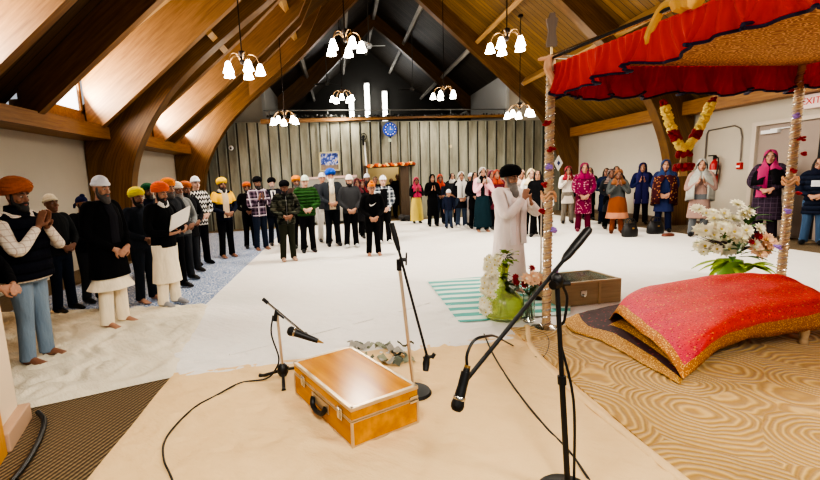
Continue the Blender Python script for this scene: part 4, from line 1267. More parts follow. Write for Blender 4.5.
# ------------------------------------------------------------------ vases and flowers
def glass(name, rgb, tr=.85, rough=.05):
    t = NT(name, rough, srgb(rgb))
    t.b.inputs['Transmission Weight'].default_value = tr
    t.b.inputs['IOR'].default_value = 1.3
    return t.m
def blossom_mesh(r, petals, rings, cup):
    b = MB()
    for k in range(rings):
        w = (k + 1) / rings
        for j in range(petals):
            a = 2 * PI * (j + .5 * k) / petals
            up = cup * (1 - w) + .15
            d = Vector((math.cos(a), math.sin(a), 0)); s = Vector((-d.y, d.x, 0))
            L = r * (.45 + .55 * w)
            c, t_ = d * (r * .1), d * L * math.cos(up) + Vector((0, 0, L * math.sin(up)))
            m_ = c.lerp(t_, .6) + Vector((0, 0, .08 * r))
            wd_ = r * .2
            b.add([c, m_ - s * wd_, t_, m_ + s * wd_], [[0, 1, 2, 3]])
    b.ell((0, 0, .05 * r), (r * .22, r * .22, r * .15), 8, 4, mi=1)
    return b
def blossoms(parent, pts, r, mats, name='blossom', petals=9, rings=3, out=None, rnd=None):
    base = None
    for p, d in pts:
        s_ = rnd.uniform(.8, 1.2)
        if base is None:
            base = blossom_mesh(r, petals, rings, .9).build(name, mats, parent, flat_ang=PI); o = base
        else:
            o = base.copy(); COL.objects.link(o); o.parent = parent
        o.location = p; o.scale = (s_, s_, s_)
        o.rotation_euler = Vector(d).to_track_quat('Z', 'Y').to_euler()
def leaf(b, p, d, L, w, droop=.3):
    d = Vector(d).normalized(); s = d.cross(Vector((0, 0, 1)))
    s = s.normalized() if s.length > .05 else Vector((1, 0, 0))
    n = 6
    P = []
    for i in range(n + 1):
        u = i / n
        c = Vector(p) + d * (L * u) + Vector((0, 0, -droop * L * u * u))
        ww = w * math.sin(PI * min(1, u * .92 + .08)) 
        P.append([c - s * ww, c + Vector((0, 0, -.15 * w)), c + s * ww])
    b.grid(P, uv=False)
M_leaf = plain('leaf_green', (54, 96, 32), .6, 0, .3, 20)
M_leafy = plain('leaf_bright', (150, 178, 60), .6, 0, .25, 20)
M_leafd = plain('leaf_dark', (58, 26, 36), .6, 0, .25, 20)
M_cream = plain('cream_petals', (240, 236, 212), .7, 0, .06)
M_yelc = plain('flower_centre', (214, 196, 92), .7)
M_peachp = plain('peach_petals', (240, 200, 164), .7, 0, .08)
M_stem = plain('stem_green', (66, 92, 40), .7)

# big white bouquet behind the platform
bo_ = Vector((5.05, 5.6, 0))
bq = thing('flower_arrangement', 'large arrangement of white and cream flowers standing behind the red-covered platform', 'flowers', (bo_.x, bo_.y, .01))
rr = random.Random(11)
b = MB(); b.lathe([(0, 0), (.09, 0), (.1, .05), (.13, .2), (.12, .26), (.1, .26), (.08, .1), (0, .05)], n=20); b.build('vase', glass('green_glass', (150, 190, 90), .5, .1), bq)
b = MB()
for k in range(34):
    a = rr.uniform(0, 2 * PI); e = rr.uniform(.2, 1.3)
    d = Vector((math.cos(a) * math.cos(e), math.sin(a) * math.cos(e), math.sin(e)))
    leaf(b, d * .12 + Vector((0, 0, .28)), d, rr.uniform(.2, .38), .035)
for k in range(9): leaf(b, Vector((.1, -.05, .62 + .02 * k)), (rr.uniform(-.3, 1), rr.uniform(-.6, .2), rr.uniform(.2, .9)), rr.uniform(.16, .26), .04)
b.build('foliage', M_leaf, bq, flat_ang=PI)
b = MB()
for k in range(26):
    a = rr.uniform(-.6, .8) + (0 if k % 2 else PI)
    d = Vector((math.cos(a), -.3 + .3 * math.sin(a), rr.uniform(.0, .5)))
    leaf(b, Vector((0, 0, .36)) + d.normalized() * rr.uniform(.1, .3), d, rr.uniform(.12, .22), .028, .1)
b.build('dark_foliage', M_leafd, bq, flat_ang=PI)
b = MB()
for k in range(8): leaf(b, Vector((-.05, -.05, .26)), (-1, rr.uniform(-.5, .2), rr.uniform(-.1, .4)), rr.uniform(.3, .5), .03, .35)
for k in range(10): leaf(b, Vector((rr.uniform(-.1, .2), -.1, .22)), (rr.uniform(-1, 1), -.6, rr.uniform(-.1, .5)), rr.uniform(.15, .25), .06, .4)
b.build('bright_foliage', M_leafy, bq, flat_ang=PI)
pts = []
for k in range(46):
    a = rr.uniform(0, 2 * PI); q = rr.uniform(0, 1) ** .6
    z = rr.uniform(.36, .9)
    R = .3 * (1 - abs(z - .6) * .7) * q
    c = Vector((-.1 + R * math.cos(a) * 1.1, R * math.sin(a), z))
    pts.append((c, (c - Vector((0, 0.1, .4))).normalized() + Vector((0, -.5, .1))))
blossoms(bq, pts, .075, [M_cream, M_yelc], 'white_blossom', 9, 3, rnd=rr)
pts = [(Vector((.18 + rr.uniform(-.12, .16), -.18 + rr.uniform(-.06, .06), .42 + rr.uniform(-.06, .09))), (rr.uniform(-.3, .5), -1, .4)) for k in range(8)]
blossoms(bq, pts, .08, [M_peachp, M_yelc], 'peach_blossom', 8, 3, rnd=rr)
blossoms(bq, [(Vector((.07, -.24, .56)), (0, -1, .2)), (Vector((.0, -.24, .5)), (0, -1, .2))], .05, [M_redf, M_redf], 'red_blossom', 8, 3, rnd=rr)

bq.scale = (1.14, 1.14, 1.14)
# lime glass vase with a cascade of white flowers
vo_ = Vector((1.7, 4.58, .02))
lv = thing('glass_vase', 'lime green bulbous glass vase with a cascade of cream flowers, left of the canopy pole', 'vase', vo_)
b = MB(); b.lathe([(0, 0), (.15, 0), (.2, .04), (.215, .14), (.2, .23), (.14, .3), (.07, .35), (.05, .42), (.055, .52), (.075, .6), (.065, .6), (.045, .52), (.04, .42), (.06, .35), (.13, .29), (.19, .22), (.2, .13), (.18, .05), (0, .02)], n=30)
b.build('vase_body', glass('lime_glass', (224, 236, 150), .75, .2), lv)
rr = random.Random(4)
b = MB()
for k in range(5): b.tube(catmull([(rr.uniform(-.08, .08), rr.uniform(-.08, .08), .04), (0, 0, .35), (rr.uniform(-.05, .05), rr.uniform(-.05, .05), .66)]), .006, 5)
b.build('stems', M_stem, lv)
b = MB()
for k in range(46):
    z = rr.uniform(.22, .74)
    c = Vector((.05 * math.sin(z * 9) + .02, -.06, z))
    leaf(b, c, (rr.uniform(-.6, 1), rr.uniform(-1, .3), rr.uniform(-.5, .6)), rr.uniform(.07, .14), .028)
b.build('foliage', plain('leaf_deep', (52, 66, 20), .6, 0, .35, 20), lv, flat_ang=PI)
b = MB()
for k in range(14): leaf(b, Vector((rr.uniform(-.06, .08), -.05, .68 + rr.uniform(-.05, .06))), (rr.uniform(-1, 1), -.6, rr.uniform(-.2, .8)), .1, .03)
b.build('bright_foliage', M_leafy, lv, flat_ang=PI)
pts = []
for k in range(72):
    w = rr.uniform(0, 1)
    c = Vector((-.12 - .07 * math.sin(w * 2.4) + rr.uniform(-.07, .07), -.07 + rr.uniform(-.05, .05), .7 - .6 * w))
    pts.append((c, (rr.uniform(-.8, .5), -1, rr.uniform(-.2, .6))))
blossoms(lv, pts, .05, [M_cream, M_yelc], 'cream_blossom', 9, 2, rnd=rr)

# clear vase with small mixed flowers
cv_ = Vector((2.03, 4.72, .02))
cvz = thing('glass_vase', 'small clear glass vase of peach and dark red flowers beside the canopy pole', 'vase', (1.93, 4.45, .02))
b = MB(); b.lathe([(0, 0), (.06, 0), (.06, .26), (.065, .3), (.06, .3), (.055, .26), (.055, .02), (0, .02)], n=22); b.build('vase_body', glass('clear_glass', (226, 232, 226), .95, .02), cvz)
b = MB()
tips = []
for k in range(16):
    a = rr.uniform(0, 2 * PI)
    tpp = Vector((.14 * math.cos(a) * rr.uniform(.3, 1.2), .12 * math.sin(a), rr.uniform(.36, .56)))
    tips.append(tpp)
    b.tube(catmull([(-.04 * math.cos(a), -.04 * math.sin(a), .03), (0, 0, .26), tpp]), .004, 5)
b.build('stems', M_stem, cvz)
b = MB()
for k in range(36):
    c = rr.choice(tips) * rr.uniform(.7, 1)
    leaf(b, c, (rr.uniform(-1, 1), rr.uniform(-1, .4), rr.uniform(-.3, .6)), rr.uniform(.05, .1), .018)
b.build('foliage', plain('leaf_sage', (84, 96, 74), .6, 0, .35, 20), cvz, flat_ang=PI)
blossoms(cvz, [(t_, (rr.uniform(-.5, .5), -1, .6)) for t_ in tips[:6]], .045, [M_redf, M_redf], 'red_blossom', 8, 3, rnd=rr)
blossoms(cvz, [(Vector((rr.uniform(-.08, .08), -.1, .46 + rr.uniform(-.04, .05))), (rr.uniform(-.3, .3), -1, .5)) for k in range(5)], .06, [M_peachp, M_cream], 'peach_blossom', 9, 3, rnd=rr)

# glass-topped offering box
ob_ = thing('offering_box', 'brown wooden box with a glass top behind the maroon cloth', 'box', (0, 0, .015))
A_, B_ = Vector((2.46, 4.86, 0)), Vector((3.24, 4.98, 0))
ex_ = (B_ - A_).normalized(); ey_ = Vector((-ex_.y, ex_.x, 0)); L = (B_ - A_).length
Mo = Matrix(((ex_.x, ey_.x, 0, A_.x), (ex_.y, ey_.y, 0, A_.y), (0, 0, 1, 0), (0, 0, 0, 1)))
M_box = wood('box_wood', (126, 106, 74), (152, 130, 96), axis='X', rough=.5)
H_ = .26
for lo, hi in (((0, 0, 0), (L, .03, H_)), ((0, .5, 0), (L, .53, H_)), ((0, .03, 0), (.03, .5, H_)), ((L - .03, .03, 0), (L, .5, H_)), ((.03, .03, .02), (L - .03, .5, .05))):
    b = MB(); b.box(lo, hi); b.build('side_board' if lo[2] == 0 else 'bottom_board', M_box, ob_, smooth=False).matrix_local = Mo
b = MB(); b.box((.0, .0, H_), (L, .035, H_ + .02)); b.box((0, .495, H_), (L, .53, H_ + .02)); b.box((0, .035, H_), (.035, .495, H_ + .02)); b.box((L - .035, .035, H_), (L, .495, H_ + .02)); b.box((L * .62, -.012, 0), (L * .62 + .03, .0, H_))
b.build('frame', plain('box_frame', (150, 128, 92), .5), ob_, smooth=False).matrix_local = Mo
b = MB(); b.box((.035, .035, H_ + .004), (L - .035, .495, H_ + .01)); b.build('glass_top', glass('box_glass', (214, 232, 226), .9, .03), ob_, smooth=False).matrix_local = Mo
b = MB(); b.box((.26, -.012, .11), (.34, 0, .18), bevel=.004); b.cyl((.3, -.03, .12), (.3, -.012, .12), .016, 8); b.build('lock', M_chrome, ob_, smooth=False).matrix_local = Mo
for k in range(7):
    P = [[Mo @ Vector((.1 + .09 * k + .1 * i / 4, .12 + .1 * (k % 3) + .07 * j / 3, .2 + .02 * math.sin(i * 1.7 + k) + .015 * math.sin(j + k))) for j in range(4)] for i in range(5)]
    b = MB(); b.grid(P)
    o = b.build('banknote', M_note[(k + 1) % 3] if k % 2 else plain('note_blue', (150, 178, 190), .8, 0, .2, 30), flat_ang=PI)
    o.location.z = .015
    tag(o, 'folded banknote inside the glass-topped offering box', 'banknote', 'banknotes inside the offering box')

# bags and a purse on the floor, bundle by the doorway
def handbag(px, py, label, w=.34, h=.3, col=(22, 21, 22)):
    p = at(px, py, .012)
    g = thing('handbag', label, 'handbag', p, random.uniform(-.3, .3))
    m_ = plain('bag_leather_%d' % col[0], col, .5)
    b = MB(); b.torso([(0, w * .46, .1), (.03, w * .5, .12), (h * .5, w * .5, .11), (h * .85, w * .42, .06), (h, w * .38, .02)], 18); b.build('bag_body', m_, g)
    for s in (-1, 1):
        b = MB(); b.tube(catmull([(-w * .24, .04 * s, h * .8), (-w * .2, .05 * s, h * 1.2), (0, .06 * s, h * 1.36), (w * .2, .05 * s, h * 1.2), (w * .24, .04 * s, h * .8)]), .012, 6); b.build('handle', m_, g)
    b = MB(); b.box((-.02, -.12, h * .6), (.02, -.1, h * .72), bevel=.005); b.build('clasp', M_gold, g)
handbag(629.5, 236.5, 'black handbag on the white sheet beside the woman in the orange-brown skirt')
handbag(655, 233.5, 'black handbag at the feet of the woman in the maroon and gold shawl', .36, .28, (16, 16, 18))
p = at(668, 236, .012)
b = MB(); b.torso([(0, .14, .07), (.02, .15, .08), (.05, .13, .07), (.06, .08, .04)], 14)
tag(b.build('purse', plain('brown_leather', (112, 58, 40), .5), loc=p, rz=.2), 'small flat brown purse on the sheet right of the black handbags', 'purse')
p = at(406, 221, .012)
b = MB()
for k in range(9): b.ell((random.uniform(-.2, .2), random.uniform(-.15, .15), .1 + random.uniform(-.03, .05)), (random.uniform(.1, .2), .12, random.uniform(.06, .12)), 8, 5)
tag(remesh(b.build('bundle', plain('dark_cloth', (44, 42, 42), .9), loc=p), .025, 2), 'dark bundle of cloth on the floor at the foot of the door post', 'bundle')
# ------------------------------------------------------------------ people
# figures are modelled facing +Y at 1.75 m and scaled; every limb, garment and headgear follows one pose
SK = {'tan': skin((166, 122, 98)), 'brown': skin((128, 88, 68)), 'dark': skin((86, 58, 44)), 'fair': skin((192, 152, 132))}
M_eye = plain('eye_white', (176, 166, 156), .3, 0, .02)
M_iris = plain('iris_dark', (26, 16, 12), .3)
M_lip = plain('lips', (132, 70, 62), .6)
HAIR = {'black': plain('hair_black', (18, 15, 14), .7, 0, .3, 60, .5), 'grey': plain('hair_grey', (120, 116, 112), .8, 0, .3, 60, .5), 'white': plain('hair_white', (214, 206, 190), .85, 0, .15, 60, .5), 'mixed': plain('hair_mixed', (74, 70, 68), .8, 0, .4, 60, .5), 'brown': plain('hair_brown', (48, 32, 24), .7, 0, .3, 60, .5)}
V3 = Vector

POSES = {
 # wrist, elbow for the right arm (x>0), hand direction, palm normal ; left is mirrored with an optional shift
 'clasp': dict(w=(.075, .225, 1.0), e=(.27, .035, 1.13), d=(-.93, .12, -.34), n=(-.1, -.9, -.3), curl=.55),
 'clasp_low': dict(w=(.08, .2, .93), e=(.25, .02, 1.12), d=(-.85, .15, -.5), n=(-.1, -.9, -.3), curl=.5),
 'namaste': dict(w=(.05, .21, 1.24), e=(.26, .1, 1.09), d=(-.14, .3, .94), n=(-.99, 0, -.1), curl=.06),
 'namaste_high': dict(w=(.048, .25, 1.33), e=(.25, .18, 1.13), d=(-.13, .35, .93), n=(-.99, 0, -.1), curl=.06),
 'mouth': dict(w=(.055, .31, 1.35), e=(.27, .22, 1.15), d=(-.3, .05, .95), n=(-.85, -.5, 0), curl=.9),
 'hold': dict(w=(.1, .26, 1.06), e=(.28, .06, 1.12), d=(-.9, .3, .1), n=(.1, -.5, .8), curl=.6),
 'reach': dict(w=(.07, .4, 1.0), e=(.26, .17, 1.14), d=(-.7, .6, -.2), n=(-.5, -.6, -.3), curl=.6),
 'side': dict(w=(.25, .07, .86), e=(.25, -.02, 1.13), d=(-.05, .1, -1), n=(-1, .1, 0), curl=.3),
}
def hand(b, w, d, n, side, curl, s=1.0):
    """palm, four unequal bent fingers and a thumb from the side of the palm"""
    w, d, n = V3(w), V3(d).normalized(), V3(n)
    n = (n - d * n.dot(d)).normalized()
    l = d.cross(n) * side                       # towards the thumb
    if True:
        rings = []
        for t, a, c in ((-.02, .026, .02), (.02, .036, .019), (.06, .043, .017), (.09, .041, .014), (.098, .034, .01)):
            rings.append([w + d * t * s + l * (a * s * math.cos(2 * PI * k / 10)) + n * (c * s * math.sin(2 * PI * k / 10)) for k in range(10)])
        b.loft(rings)
    for q, (o, L) in enumerate(((.031, .072), (.0105, .082), (-.0105, .076), (-.031, .058))):
        p = w + d * .088 * s + l * o * s
        pts = [p]
        a = curl * .35
        for seg in (.45, .32, .23):
            p = p + (d * math.cos(a) + n * math.sin(a)) * (L * seg * s)
            pts.append(p)
            a += curl * .75
        b.tube(pts, [.0105 * s, .0098 * s, .009 * s, .0075 * s], 8)
    p = w + d * .022 * s + l * .03 * s
    q1 = p + (d * .6 + l * .75 + n * .25).normalized() * .036 * s
    q2 = q1 + (d * .9 + l * .3 + n * (.2 + .4 * curl)).normalized() * .03 * s
    q3 = q2 + (d * .95 + n * (.2 + .5 * curl)).normalized() * .022 * s
    b.tube([p, q1, q2, q3], [.014 * s, .0125 * s, .011 * s, .0085 * s], 8)

def head_shape(b, Mh, hs):
    R = []
    for z, rx, f, bk in ((-.122, .016, .074, .045), (-.114, .03, .088, .02), (-.09, .05, .094, -.035), (-.055, .063, .092, -.068), (-.02, .07, .09, -.086), (.02, .0745, .091, -.097), (.055, .074, .086, -.099), (.085, .064, .07, -.088), (.108, .045, .044, -.062), (.12, .018, .012, -.03)):
        R.append([Mh @ V3((hs * rx * math.cos(2 * PI * k / 18), hs * ((f + bk) / 2 + (f - bk) / 2 * math.sin(2 * PI * k / 18)), 1.62 + hs * z)) for k in range(18)])
    b.loft(R)
    P = lambda x, y, z: Mh @ V3((hs * x, hs * y, 1.62 + hs * z))
    b.tube([P(0, .083, .03), P(0, .099, .0), P(0, .116, -.03), P(0, .1, -.042)], [.009 * hs, .012 * hs, .016 * hs, .01 * hs], 8)
    for s in (-1, 1):
        b.ell(P(s * .012, .098, -.036), (.01 * hs, .011 * hs, .009 * hs), 8, 5)
        b.tube([P(s * .012, .09, .028), P(s * .035, .086, .034), P(s * .058, .066, .024)], [.008 * hs, .01 * hs, .007 * hs], 7)
        b.ell(P(s * .045, .067, -.03), (.022 * hs, .02 * hs, .02 * hs), 8, 5)
        b.tube([P(s * .072, -.004, .028), P(s * .083, -.016, .02), P(s * .084, -.016, -.012), P(s * .073, -.002, -.034)], [.009 * hs, .013 * hs, .012 * hs, .007 * hs], 7)
    b.ell(P(0, .08, -.104), (.026 * hs, .02 * hs, .018 * hs), 10, 6)
    b.tube([P(-.03, .083, -.062), P(0, .099, -.06), P(.03, .083, -.062)], [.007 * hs, .01 * hs, .007 * hs], 8)
    b.tube([P(-.03, .081, -.074), P(0, .097, -.075), P(.03, .081, -.074)], [.007 * hs, .01 * hs, .007 * hs], 8)

def band_turban(b, Mh, hs, big=1.0):
    """wound turban: overlapping wraps crossing to a point above the brow"""
    n, m = 48, 26
    R = []
    for i in range(m + 1):
        v = i / m
        ring = []
        for k in range(n):
            a = 2 * PI * k / n                      # 0 at the right ear, PI/2 front
            ca, sa = math.cos(a), math.sin(a)
            rim = .022 + .036 * max(0, sa) ** 2 - .03 * max(0, -sa)
            ph = v * 4.6 - 1.5 * (1 - abs(ca)) * max(0, sa) - 1.0 * abs(ca) * max(0, -sa) + (.35 if ca > 0 else 0)
            saw = ph - math.floor(ph)
            prof = math.sin(PI * min(1, .3 + .7 * (1 - v) ** .62) * .5) if v > .35 else .93 + .07 * math.sin(PI * v / .7)
            t_ = max(0.0, (v - .35) / .65)
            prof = (.84 + .18 * math.sin(PI * min(v / .7, 1))) if v < .35 else 1.02 * math.sqrt(max(0.0, 1 - t_ ** 2.1)) 
            r = prof * (1 + (.075 * (1 - saw) ** 1.2 - .03) * (1 if v < .9 else .2))
            z = rim + v * (.152 * big - rim + .02)
            ring.append(Mh @ V3((hs * big * .112 * r * ca, hs * (big * .13 * r * sa - .014), 1.62 + hs * z)))
        R.append(ring)
    b.loft(R)

COUNT = 0
def person(pos, tgt, H, label, pose='clasp', top=None, bottom=None, head=None, feet='bare', g=1.0, woman=False, vox=.0135, tilt=6, turn=0, sk='tan', extras=(), hs=1.0, face=None, legsp=1.0, lean=0.0):
    global COUNT
    COUNT += 1
    rr = random.Random(COUNT * 13)
    if pos[0] == 'xy': base = V3((pos[1], pos[2], .012))
    elif len(pos) == 2:
        base = at(pos[0], pos[1], .012)
        if isinstance(H, tuple): H = atY(H[0], H[1], base.y).z - .012
    else:
        q = atY(*pos); base = V3((q.x, q.y, .012)); H = q.z - .012
    print('H %.2f (%.2f,%.2f) %s' % (H, base.x, base.y, label[:40]))
    d = V3((tgt[0] - base.x, tgt[1] - base.y, 0))
    rz = math.atan2(-d.x, d.y)
    hat = head.get('hat')
    add = {'turban': .055, 'beanie': .03, 'patka': .03, 'scarf': .02, 'cap': .03, None: .015}[hat]
    K = (H - .0) / (1.75 + add)
    root = thing('person', label, 'person', base, rz)
    S = Matrix.Scale(K, 4)
    Mh = Matrix.Translation((0, .01, 1.5)) @ Matrix.Rotation(math.radians(turn), 4, 'Z') @ Matrix.Rotation(math.radians(-tilt), 4, 'X') @ Matrix.Translation((0, 0, -1.5))
    P = lambda x, y, z: Mh @ V3((hs * x, hs * y, 1.62 + hs * z))
    sw = .165 if woman else .185
    po = POSES[pose]
    vx = vox * K
    def mk(b, name, mat, parent=root, rm=None, sm=2):
        b.xf(S)
        o = b.build(name, mat, parent, flat_ang=math.radians(55))
        if rm: remesh(o, rm, sm)
        return o
    # ---- arms
    arms = []
    for s in (-1, 1):
        sh = V3((s * sw, -.01, 1.405))
        e = V3((s * (po['e'][0] - (.02 if woman else 0)), po['e'][1], po['e'][2]))
        w = V3((s * po['w'][0], po['w'][1], po['w'][2]))
        if pose in ('clasp', 'clasp_low') and s < 0: w += V3((0, .035, .012))
        if pose == 'hold' and s < 0: w += V3((-.03, -.04, .12))
        if pose == 'mouth' and s < 0: w += V3((.0, .02, -.07))
        dd = V3((s * po['d'][0], po['d'][1], po['d'][2])); nn = V3((s * po['n'][0], po['n'][1], po['n'][2]))
        arms.append((s, sh, e, w, dd, nn))
    hx = .095 * legsp
    # ---- body: one skin
    b = MB()
    ry = .1
    b.torso([(.84, .12, .08), (.92, .15, .1), (1.0, .14, .098), (1.08, .125, .09), (1.2, .14, .1), (1.32, .155, .105), (1.4, .15, .085), (1.45, .09, .065), (1.49, .056, .054), (1.55, .052, .054, .008)], 18)
    for s, sh, e, w, dd, nn in arms:
        b.tube(catmull([sh + V3((-s * .05, 0, 0)), sh, e, w], 4), [.05] * 4 + [.052, .05, .046, .042] + [.042, .04, .035, .03] + [.026], 10)
        hand(b, w, dd, nn, 1 if s < 0 else -1, po['curl'])
    for s in (-1, 1):
        fx = s * hx * 1.25
        b.tube(catmull([(s * .085, 0, .93), (s * hx, .005, .5), (fx, -.015, .09)], 5), [.085, .082, .078, .07, .062, .054, .053, .053, .047, .04, .036], 12)
        b.tube([(fx, -.055, .035), (fx, -.02, .05), (fx + s * .006, .06, .042), (fx + s * .012, .13, .026), (fx + s * .014, .165, .02)], [(.032, .034), (.036, .05), (.04, .036), (.046, .022), (.042, .016)], 12, up=(0, 0, 1))
        if feet == 'bare':
            for q in range(5): b.tube([(fx + s * (.045 - .02 * q) * -1 + s * .02, .155, .016), (fx + s * (.045 - .02 * q) * -1 + s * .02, .2 - .009 * abs(q - 0), .012)], [.0115 if q else .015, .009], 7)
    head_shape(b, Mh, hs)
    body = mk(b, 'body', SK[sk], root, vx * .72, 1)
    # ---- face
    for s in (-1, 1):
        b = MB(); b.ell(P(s * .031, .0815, .004), (.0135 * hs, .011 * hs, .0085 * hs), 10, 7); b.ell(P(s * .031, .0885, .004), (.0078 * hs, .0055 * hs, .0078 * hs), 8, 5, mi=1)
        mk(b, 'eye', [M_eye, M_iris])
        b = MB(); b.tube([P(s * .012, .098, .03), P(s * .035, .096, .038), P(s * .058, .076, .028)], [.004 * hs, .006 * hs, .003 * hs], 6)
        mk(b, 'eyebrow', HAIR.get(head.get('brow', 'black')))
    if not (head.get('beard') and head['beard'][1] > .05):
        b = MB(); b.tube([P(-.024, .09, -.067), P(0, .104, -.067), P(.024, .09, -.067)], [(.004, .006), (.006, .01), (.004, .006)], 7); mk(b, 'lips', M_lip)
    # ---- beard, hair
    if head.get('beard'):
        bc, bl = head['beard']
        b = MB()
        for zc, yc, rx, ry_, rz_ in ((-.085, .035, .07, .06, .05), (-.1 - bl * .4, .058 + bl * .2, .062, .05, .04 + bl * .4), (-.1 - bl, .07 + bl * .5, .046 + bl * .08, .038, .03 + bl * .4)):
            b.ell(V3((0, 0, 0)), (1, 1, 1), 14, 8, M=Mh @ Matrix.Translation((0, hs * yc, 1.62 + hs * zc)) @ Matrix.Diagonal((hs * rx, hs * ry_, hs * rz_, 1)))
        for s in (-1, 1):
            b.tube([P(s * .07, .015, .02), P(s * .072, .02, -.03), P(s * .066, .035, -.075)], [.012 * hs, .016 * hs, .02 * hs], 8)
            b.tube([P(0, .105, -.05), P(s * .025, .097, -.055), P(s * .045, .078, -.075)], [.009 * hs, .011 * hs, .008 * hs], 8)
        mk(b, 'beard', HAIR[bc], root, vx * .8, 2)
    if head.get('hair'):
        b = MB()
        b.ell(V3((0, 0, 0)), (1, 1, 1), 16, 10, M=Mh @ Matrix.Translation((0, -.02 * hs, 1.62 + .03 * hs)) @ Matrix.Diagonal((.086 * hs, .098 * hs, .102 * hs, 1)))
        if woman:
            for s in (-1, 1): b.tube([P(s * .05, .06, .08), P(s * .08, .03, .0), P(s * .085, -.01, -.1), P(s * .09, .01, -.22)], [.02, .024, .03, .02], 8)
            b.tube([P(0, -.09, .03), P(0, -.1, -.1), P(0, -.1, -.3)], [(.07, .04), (.1, .04), (.09, .03)], 10, up=(0, 1, 0))
        mk(b, 'hair', HAIR[head['hair']], root, vx, 2)
    # ---- headgear
    hm = head.get('mat')
    if hat == 'turban':
        b = MB(); band_turban(b, Mh, hs, head.get('big', 1.0)); mk(b, 'turban', hm)
        if head.get('under'):
            b = MB(); b.tube([P(-.06, .08, .062), P(0, .1, .085), P(.06, .08, .062)], [(.006, .014)] * 3, 6); mk(b, 'under_turban', head['under'])
    elif hat in ('beanie', 'cap'):
        b = MB()
        b.ell(V3((0, 0, 0)), (1, 1, 1), 18, 9, z0=-.25, M=Mh @ Matrix.Translation((0, -.012 * hs, 1.62 + .062 * hs)) @ Matrix.Rotation(.15, 4, 'X') @ Matrix.Diagonal((.084 * hs, .104 * hs, .092 * hs, 1)))
        b.tube([Mh @ V3((hs * .083 * math.cos(2 * PI * k / 20), hs * (-.01 + .103 * math.sin(2 * PI * k / 20)), 1.62 + hs * (.05 + .012 * math.sin(2 * PI * k / 20)))) for k in range(21)], [(.012 * hs, .022 * hs)] * 21, 7, up=(0, 0, 1))
        if hat == 'cap' : b.ell(V3((0, 0, 0)), (1, 1, 1), 14, 6, M=Mh @ Matrix.Translation((0, .12 * hs, 1.62 + .055 * hs)) @ Matrix.Rotation(-.2, 4, 'X') @ Matrix.Diagonal((.07 * hs, .07 * hs, .01 * hs, 1)))
        mk(b, 'cap' if hat == 'cap' else 'knit_cap', hm)
    elif hat == 'patka':
        b = MB()
        b.ell(V3((0, 0, 0)), (1, 1, 1), 18, 9, z0=-.3, M=Mh @ Matrix.Translation((0, -.012 * hs, 1.62 + .058 * hs)) @ Matrix.Rotation(.18, 4, 'X') @ Matrix.Diagonal((.083 * hs, .104 * hs, .082 * hs, 1)))
        b.ell(P(0, .02, .14), (.04 * hs, .04 * hs, .032 * hs), 12, 6)
        b.ell(P(0, -.12, .03), (.022, .022, .022), 8, 5)
        b.tube([P(0, -.12, .03), P(.03, -.15, -.02), P(.03, -.16, -.07)], [(.012, .02), (.014, .026), (.01, .016)], 6)
        mk(b, 'head_cloth', hm)
    elif hat == 'scarf':
        b = MB()
        Rg = []
        for i, (z, rx, f, bk) in enumerate(((.148, .02, .03, -.05), (.135, .06, .075, -.09), (.1, .086, .1, -.118), (.05, .1, .1, -.13), (0, .104, .09, -.132), (-.06, .104, .085, -.128), (-.12, .112, .1, -.125), (-.17, .14, .125, -.13), (-.22, .185, .145, -.14), (-.28, .205, .155, -.15))):
            a0 = math.radians(2 if i == 0 else 12 if i == 1 else 30 if i == 2 else 48 if i < 5 else 44 if i == 5 else 20 if i == 6 else 3)
            row = []
            for k in range(25):
                a = PI / 2 + a0 + (2 * PI - 2 * a0) * k / 24
                fold = 1 + .03 * math.sin(a * 7 + i)
                row.append(Mh @ V3((hs * rx * math.cos(a) * fold, hs * ((f + bk) / 2 + (f - bk) / 2 * math.sin(a)), 1.62 + hs * z)) if i < 7 else
                           V3((rx * 1.05 * math.cos(a) * fold, (f + bk) / 2 + (f - bk) / 2 * math.sin(a), 1.62 + z)))
            Rg.append(row)
        b.grid(Rg)
        b.xf(S)
        o = b.build('head_scarf', hm, root, flat_ang=PI); solid(o, .012 * K, 1)
        if head.get('tail'):
            z0, s = head['tail'], head.get('tail_side', 1)
            b = MB()
            for ss in ((-1, 1) if s == 0 else (s,)):
                b.tube(catmull([(ss * .07, .13, 1.44), (ss * .08, .185, 1.3), (ss * .08, .19, (1.25 + z0) / 2), (ss * .085, .2, z0)], 5), [(.075, .018)] * 15 + [(.085, .014)], 10, up=(0, 1, 0))
            mk(b, 'scarf_tail', hm)
    if head.get('glasses'):
        b = MB()
        for s in (-1, 1):
            b.tube([P(s * .033 + .02 * math.cos(2 * PI * k / 12), .106, .004 + .016 * math.sin(2 * PI * k / 12)) for k in range(13)], .0028, 5)
            b.tube([P(s * .053, .104, .008), P(s * .078, .05, .012), P(s * .08, -.01, .012)], .0028, 5)
        b.tube([P(-.012, .107, .006), P(.012, .107, .006)], .0028, 5)
        mk(b, 'spectacles', M_black)
    # ---- bottom
    bk_, bm_ = bottom[0], bottom[1]
    az = bottom[2] if len(bottom) > 2 else .045
    if bk_ in ('pants', 'pajama'):
        w_ = {'pants': 1.0, 'pajama': 1.12}[bk_]
        b = MB()
        b.torso([(.8, .15 * g, .115 * g), (.88, .172 * g, .128 * g), (.97, .165 * g, .122 * g), (1.03, .15 * g, .112 * g)], 20)
        for s in (-1, 1):
            fx = s * hx * 1.25
            b.tube(catmull([(s * .085, 0, .9), (s * hx, .008, .5), (fx, -.012, az)], 5), [r * w_ for r in (.104, .102, .098, .092, .084, .077, .073, .072, .07, .07, .072)], 14)
        mk(b, 'trousers', bm_, root, vx * 1.1, 2)
    else:
        b = MB()
